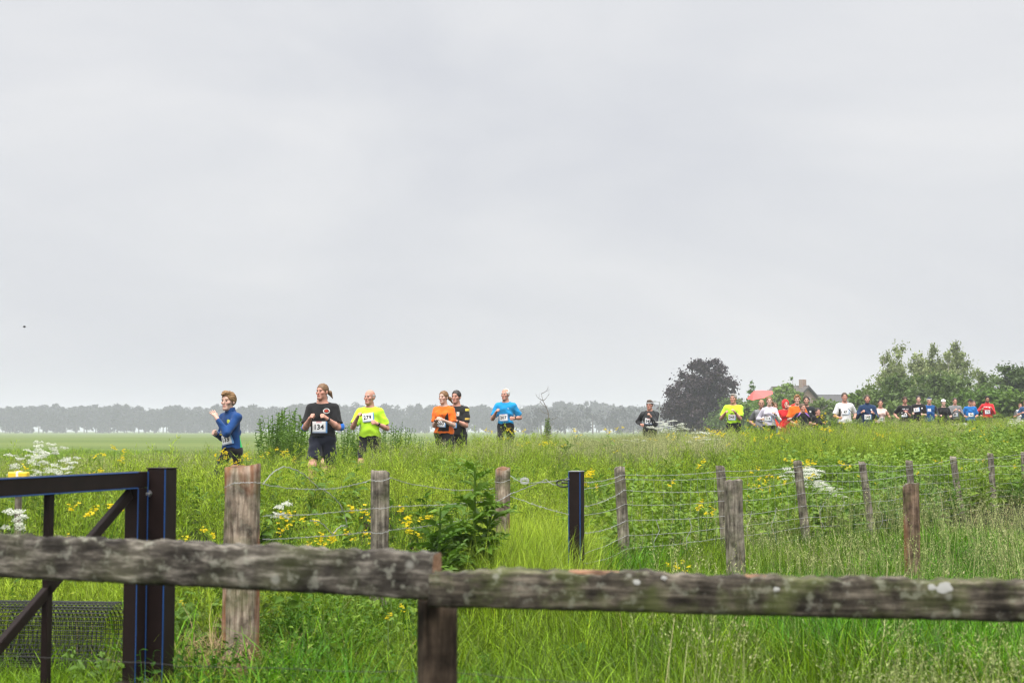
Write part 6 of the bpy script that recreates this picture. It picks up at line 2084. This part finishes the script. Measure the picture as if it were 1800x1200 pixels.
person('woman in black T-shirt and white cap with belt pouch', 1658, 702, 57.5, 1.70, yaw=-4, hyaw=0, w=1.02, female=True, skin=SKP, hair=('crop', (.10, .07, .05)),
       top=(BLK, 'short', .53, None), bottom=((.028, .028, .03), 'long', None), hands=((-.11, -.14, .60), (.12, -.12, .58)), legs='w', vox=.011, acc=[('beanie', (.74, .74, .72), .035)])
person('runner in grey sweatshirt and black trousers', 1678, 699, 60.0, 1.80, yaw=-4, hyaw=-2, w=1.02, skin=SKR, hair=('crop', (.05, .035, .028)),
       top=((.17, .17, .175), 'long', .50, None), bottom=(BLK, 'long', None), bib=('88', -.01, .585, 3, .19), hands=((-.05, -.17, .675), (.075, -.15, .66)), legs='a', vox=.011)
person('runner in blue T-shirt and black cap', 1705, 701, 61.5, 1.76, yaw=-4, hyaw=-2, w=1.04, skin=SKR, hair=('crop', (.05, .035, .028)),
       top=((.008, .13, .40), 'short', .455, None), bottom=(BLK, 'short', None), bib=('84', .0, .59, 2, .2), hands=((-.13, -.10, .56), (.10, -.13, .56)), legs='b', vox=.012, acc=[('cap', (.010, .010, .011))])
person('man in black T-shirt behind the runner in blue', 1711, 704, 64.0, 1.76, yaw=-4, hyaw=-2, w=1.04, skin=SKR, hair=('crop', (.06, .04, .03)),
       top=(BLK, 'short', .46, None), bottom=(BLK, 'short', None), hands=((-.12, -.10, .60), (.15, -.10, .60)), legs='a', vox=.012)
person('dark bearded runner in red zip top at the right', 1735, 696, 62.5, 1.84, yaw=-6, hyaw=-2, w=1.02, skin=SKT, hair=('short', (.018, .014, .012)), beard=.7,
       top=((.52, .018, .024), 'long', .48, redtop_fn), bottom=(BLK, 'short', None), bib=('79', -.01, .60, 3, .195), hands=((-.14, -.08, .66), (.055, -.16, .68)), legs='a', vox=.012, acc=[('collar', (.5, .02, .024))])
person('runner in white and dark vest close to the right edge', 1793, 709, 72.0, 1.70, yaw=-6, hyaw=-4, w=.98, female=True, skin=SKR, hair=('crop', (.15, .07, .04)),
       top=((.45, .44, .46), 'short', .50, grey_fn), bottom=(NAVY, 'long', None), bib=('', .01, .62, 0, .19), hands=((-.10, -.13, .63), (.10, -.13, .66)), legs='b', vox=.012)
person('runner in dark blue top cut by the right edge', 1802, 703, 70.0, 1.80, yaw=-6, hyaw=-4, w=1.04, skin=SKR, hair=('crop', (.10, .05, .03)),
       top=((.02, .06, .14), 'short', .47, None), bottom=(BLK, 'short', None), hands=((-.12, -.13, .63), (.10, -.13, .66)), legs='a', vox=.012)

# red umbrella behind the grey T-shirt
up_ = PW(1326, 686.5, 42.0); g = gz(up_.x + .15, up_.y)
root = empty('umbrella', (up_.x + .2, up_.y, g)); tag(root, 'open red umbrella held slanting above the bald man in grey', 'umbrella')
plain_mat('red_fabric', (.66, .12, .11), .6, .3, .1, 8)
hz_ = up_.z - g
tilt = Euler((math.radians(14), math.radians(-17), 0)).to_matrix()
apex = Vector((-.2, 0, hz_)); n = 7; m2 = n * 2
mb = MB(); R_ = .41; rows = 3; V = [apex]
off_ = tilt @ Vector((.13, 0, 0))
for i in range(1, rows + 1):
    t = i / rows
    for k in range(m2):
        a = math.pi * (k + .6) / n; sc_ = 1.0 if k % 2 == 0 else .90
        V.append(apex + off_ * t + tilt @ Vector((R_ * t * math.cos(a) * sc_, R_ * t * math.sin(a) * sc_, -.19 * t ** 1.15 - (0 if k % 2 == 0 else -.012 * t))))
F = [[0, 1 + k, 1 + (k + 1) % m2] for k in range(m2)]
for i in range(rows - 1):
    for k in range(m2): F.append([1 + i * m2 + k, 1 + (i + 1) * m2 + k, 1 + (i + 1) * m2 + (k + 1) % m2, 1 + i * m2 + (k + 1) % m2])
mb.add(V, F); mb.build('canopy', MAT['red_fabric'], root)
for k in range(n):
    mb = MB(); e_ = V[1 + (rows - 1) * m2 + 2 * k]; mb.tube([apex - Vector((0, 0, .02)), V[1 + m2 + 2 * k] - Vector((0, 0, .012)), e_ - Vector((0, 0, .008))], .004, 4); mb.build('rib', MAT['ink'], root)
mb = MB(); ax_ = (tilt @ Vector((.25, 0, -1))).normalized(); mb.tube([apex + ax_ * -.05, apex + ax_ * .75], .008, 6); sh_ = mb.build('shaft', MAT['ink'], root)
mb = MB(); mb.tube([apex + ax_ * .75, apex + ax_ * .9], .016, 8); mb.build('handle', MAT['ink'], root)


# ------------------------------------------------------------------ damp air over the fields
mb = MB()
x0, x1, y0, y1, z0, z1 = -3450, 3450, -55, 3550, -1.3, 24.0
mb.add([(x0, y0, z0), (x1, y0, z0), (x1, y1, z0), (x0, y1, z0), (x0, y0, z1), (x1, y0, z1), (x1, y1, z1), (x0, y1, z1)],
       [[3, 2, 1, 0], [4, 5, 6, 7], [0, 1, 5, 4], [1, 2, 6, 5], [2, 3, 7, 6], [3, 0, 4, 7]])
m, N, L, out = new_mat('haze')
pv = N.new('ShaderNodeVolumePrincipled')
pv.inputs['Color'].default_value = (.775, .80, .90, 1)
pv.inputs['Density'].default_value = 0.00060
pv.inputs['Anisotropy'].default_value = 0.0
L.new(pv.outputs[0], out.inputs['Volume'])
hz = mb.build('haze', m)
tag(hz, 'pale damp haze lying over the fields', 'haze', kind='stuff')


# ------------------------------------------------------------------ tell look-alikes apart by their order across the picture
ORD = ['leftmost', 'second', 'third', 'fourth', 'fifth', 'sixth', 'seventh', 'eighth', 'ninth', 'tenth', 'eleventh', 'twelfth', 'thirteenth', 'fourteenth', 'fifteenth',
       'sixteenth', 'seventeenth', 'eighteenth', 'nineteenth', 'twentieth'] + ['twenty-' + w for w in ('first', 'second', 'third', 'fourth', 'fifth', 'sixth', 'seventh', 'eighth', 'ninth')] + \
      ['thirtieth'] + ['thirty-' + w for w in ('first', 'second', 'third', 'fourth', 'fifth', 'sixth', 'seventh', 'eighth', 'ninth')]
same = {}
for o in COL.objects:
    if o.parent is None and o.get('group') and o.get('label'): same.setdefault(o['label'], []).append(o)
for lab, obs in same.items():
    if len(obs) < 2: continue
    obs.sort(key=lambda o: o.location.x / o.location.y)
    for i, o in enumerate(obs):
        o['label'] = lab + (', leftmost of them' if i == 0 else ', ' + ORD[i] + ' from the left' if i < len(obs) - 1 else ', rightmost of them')
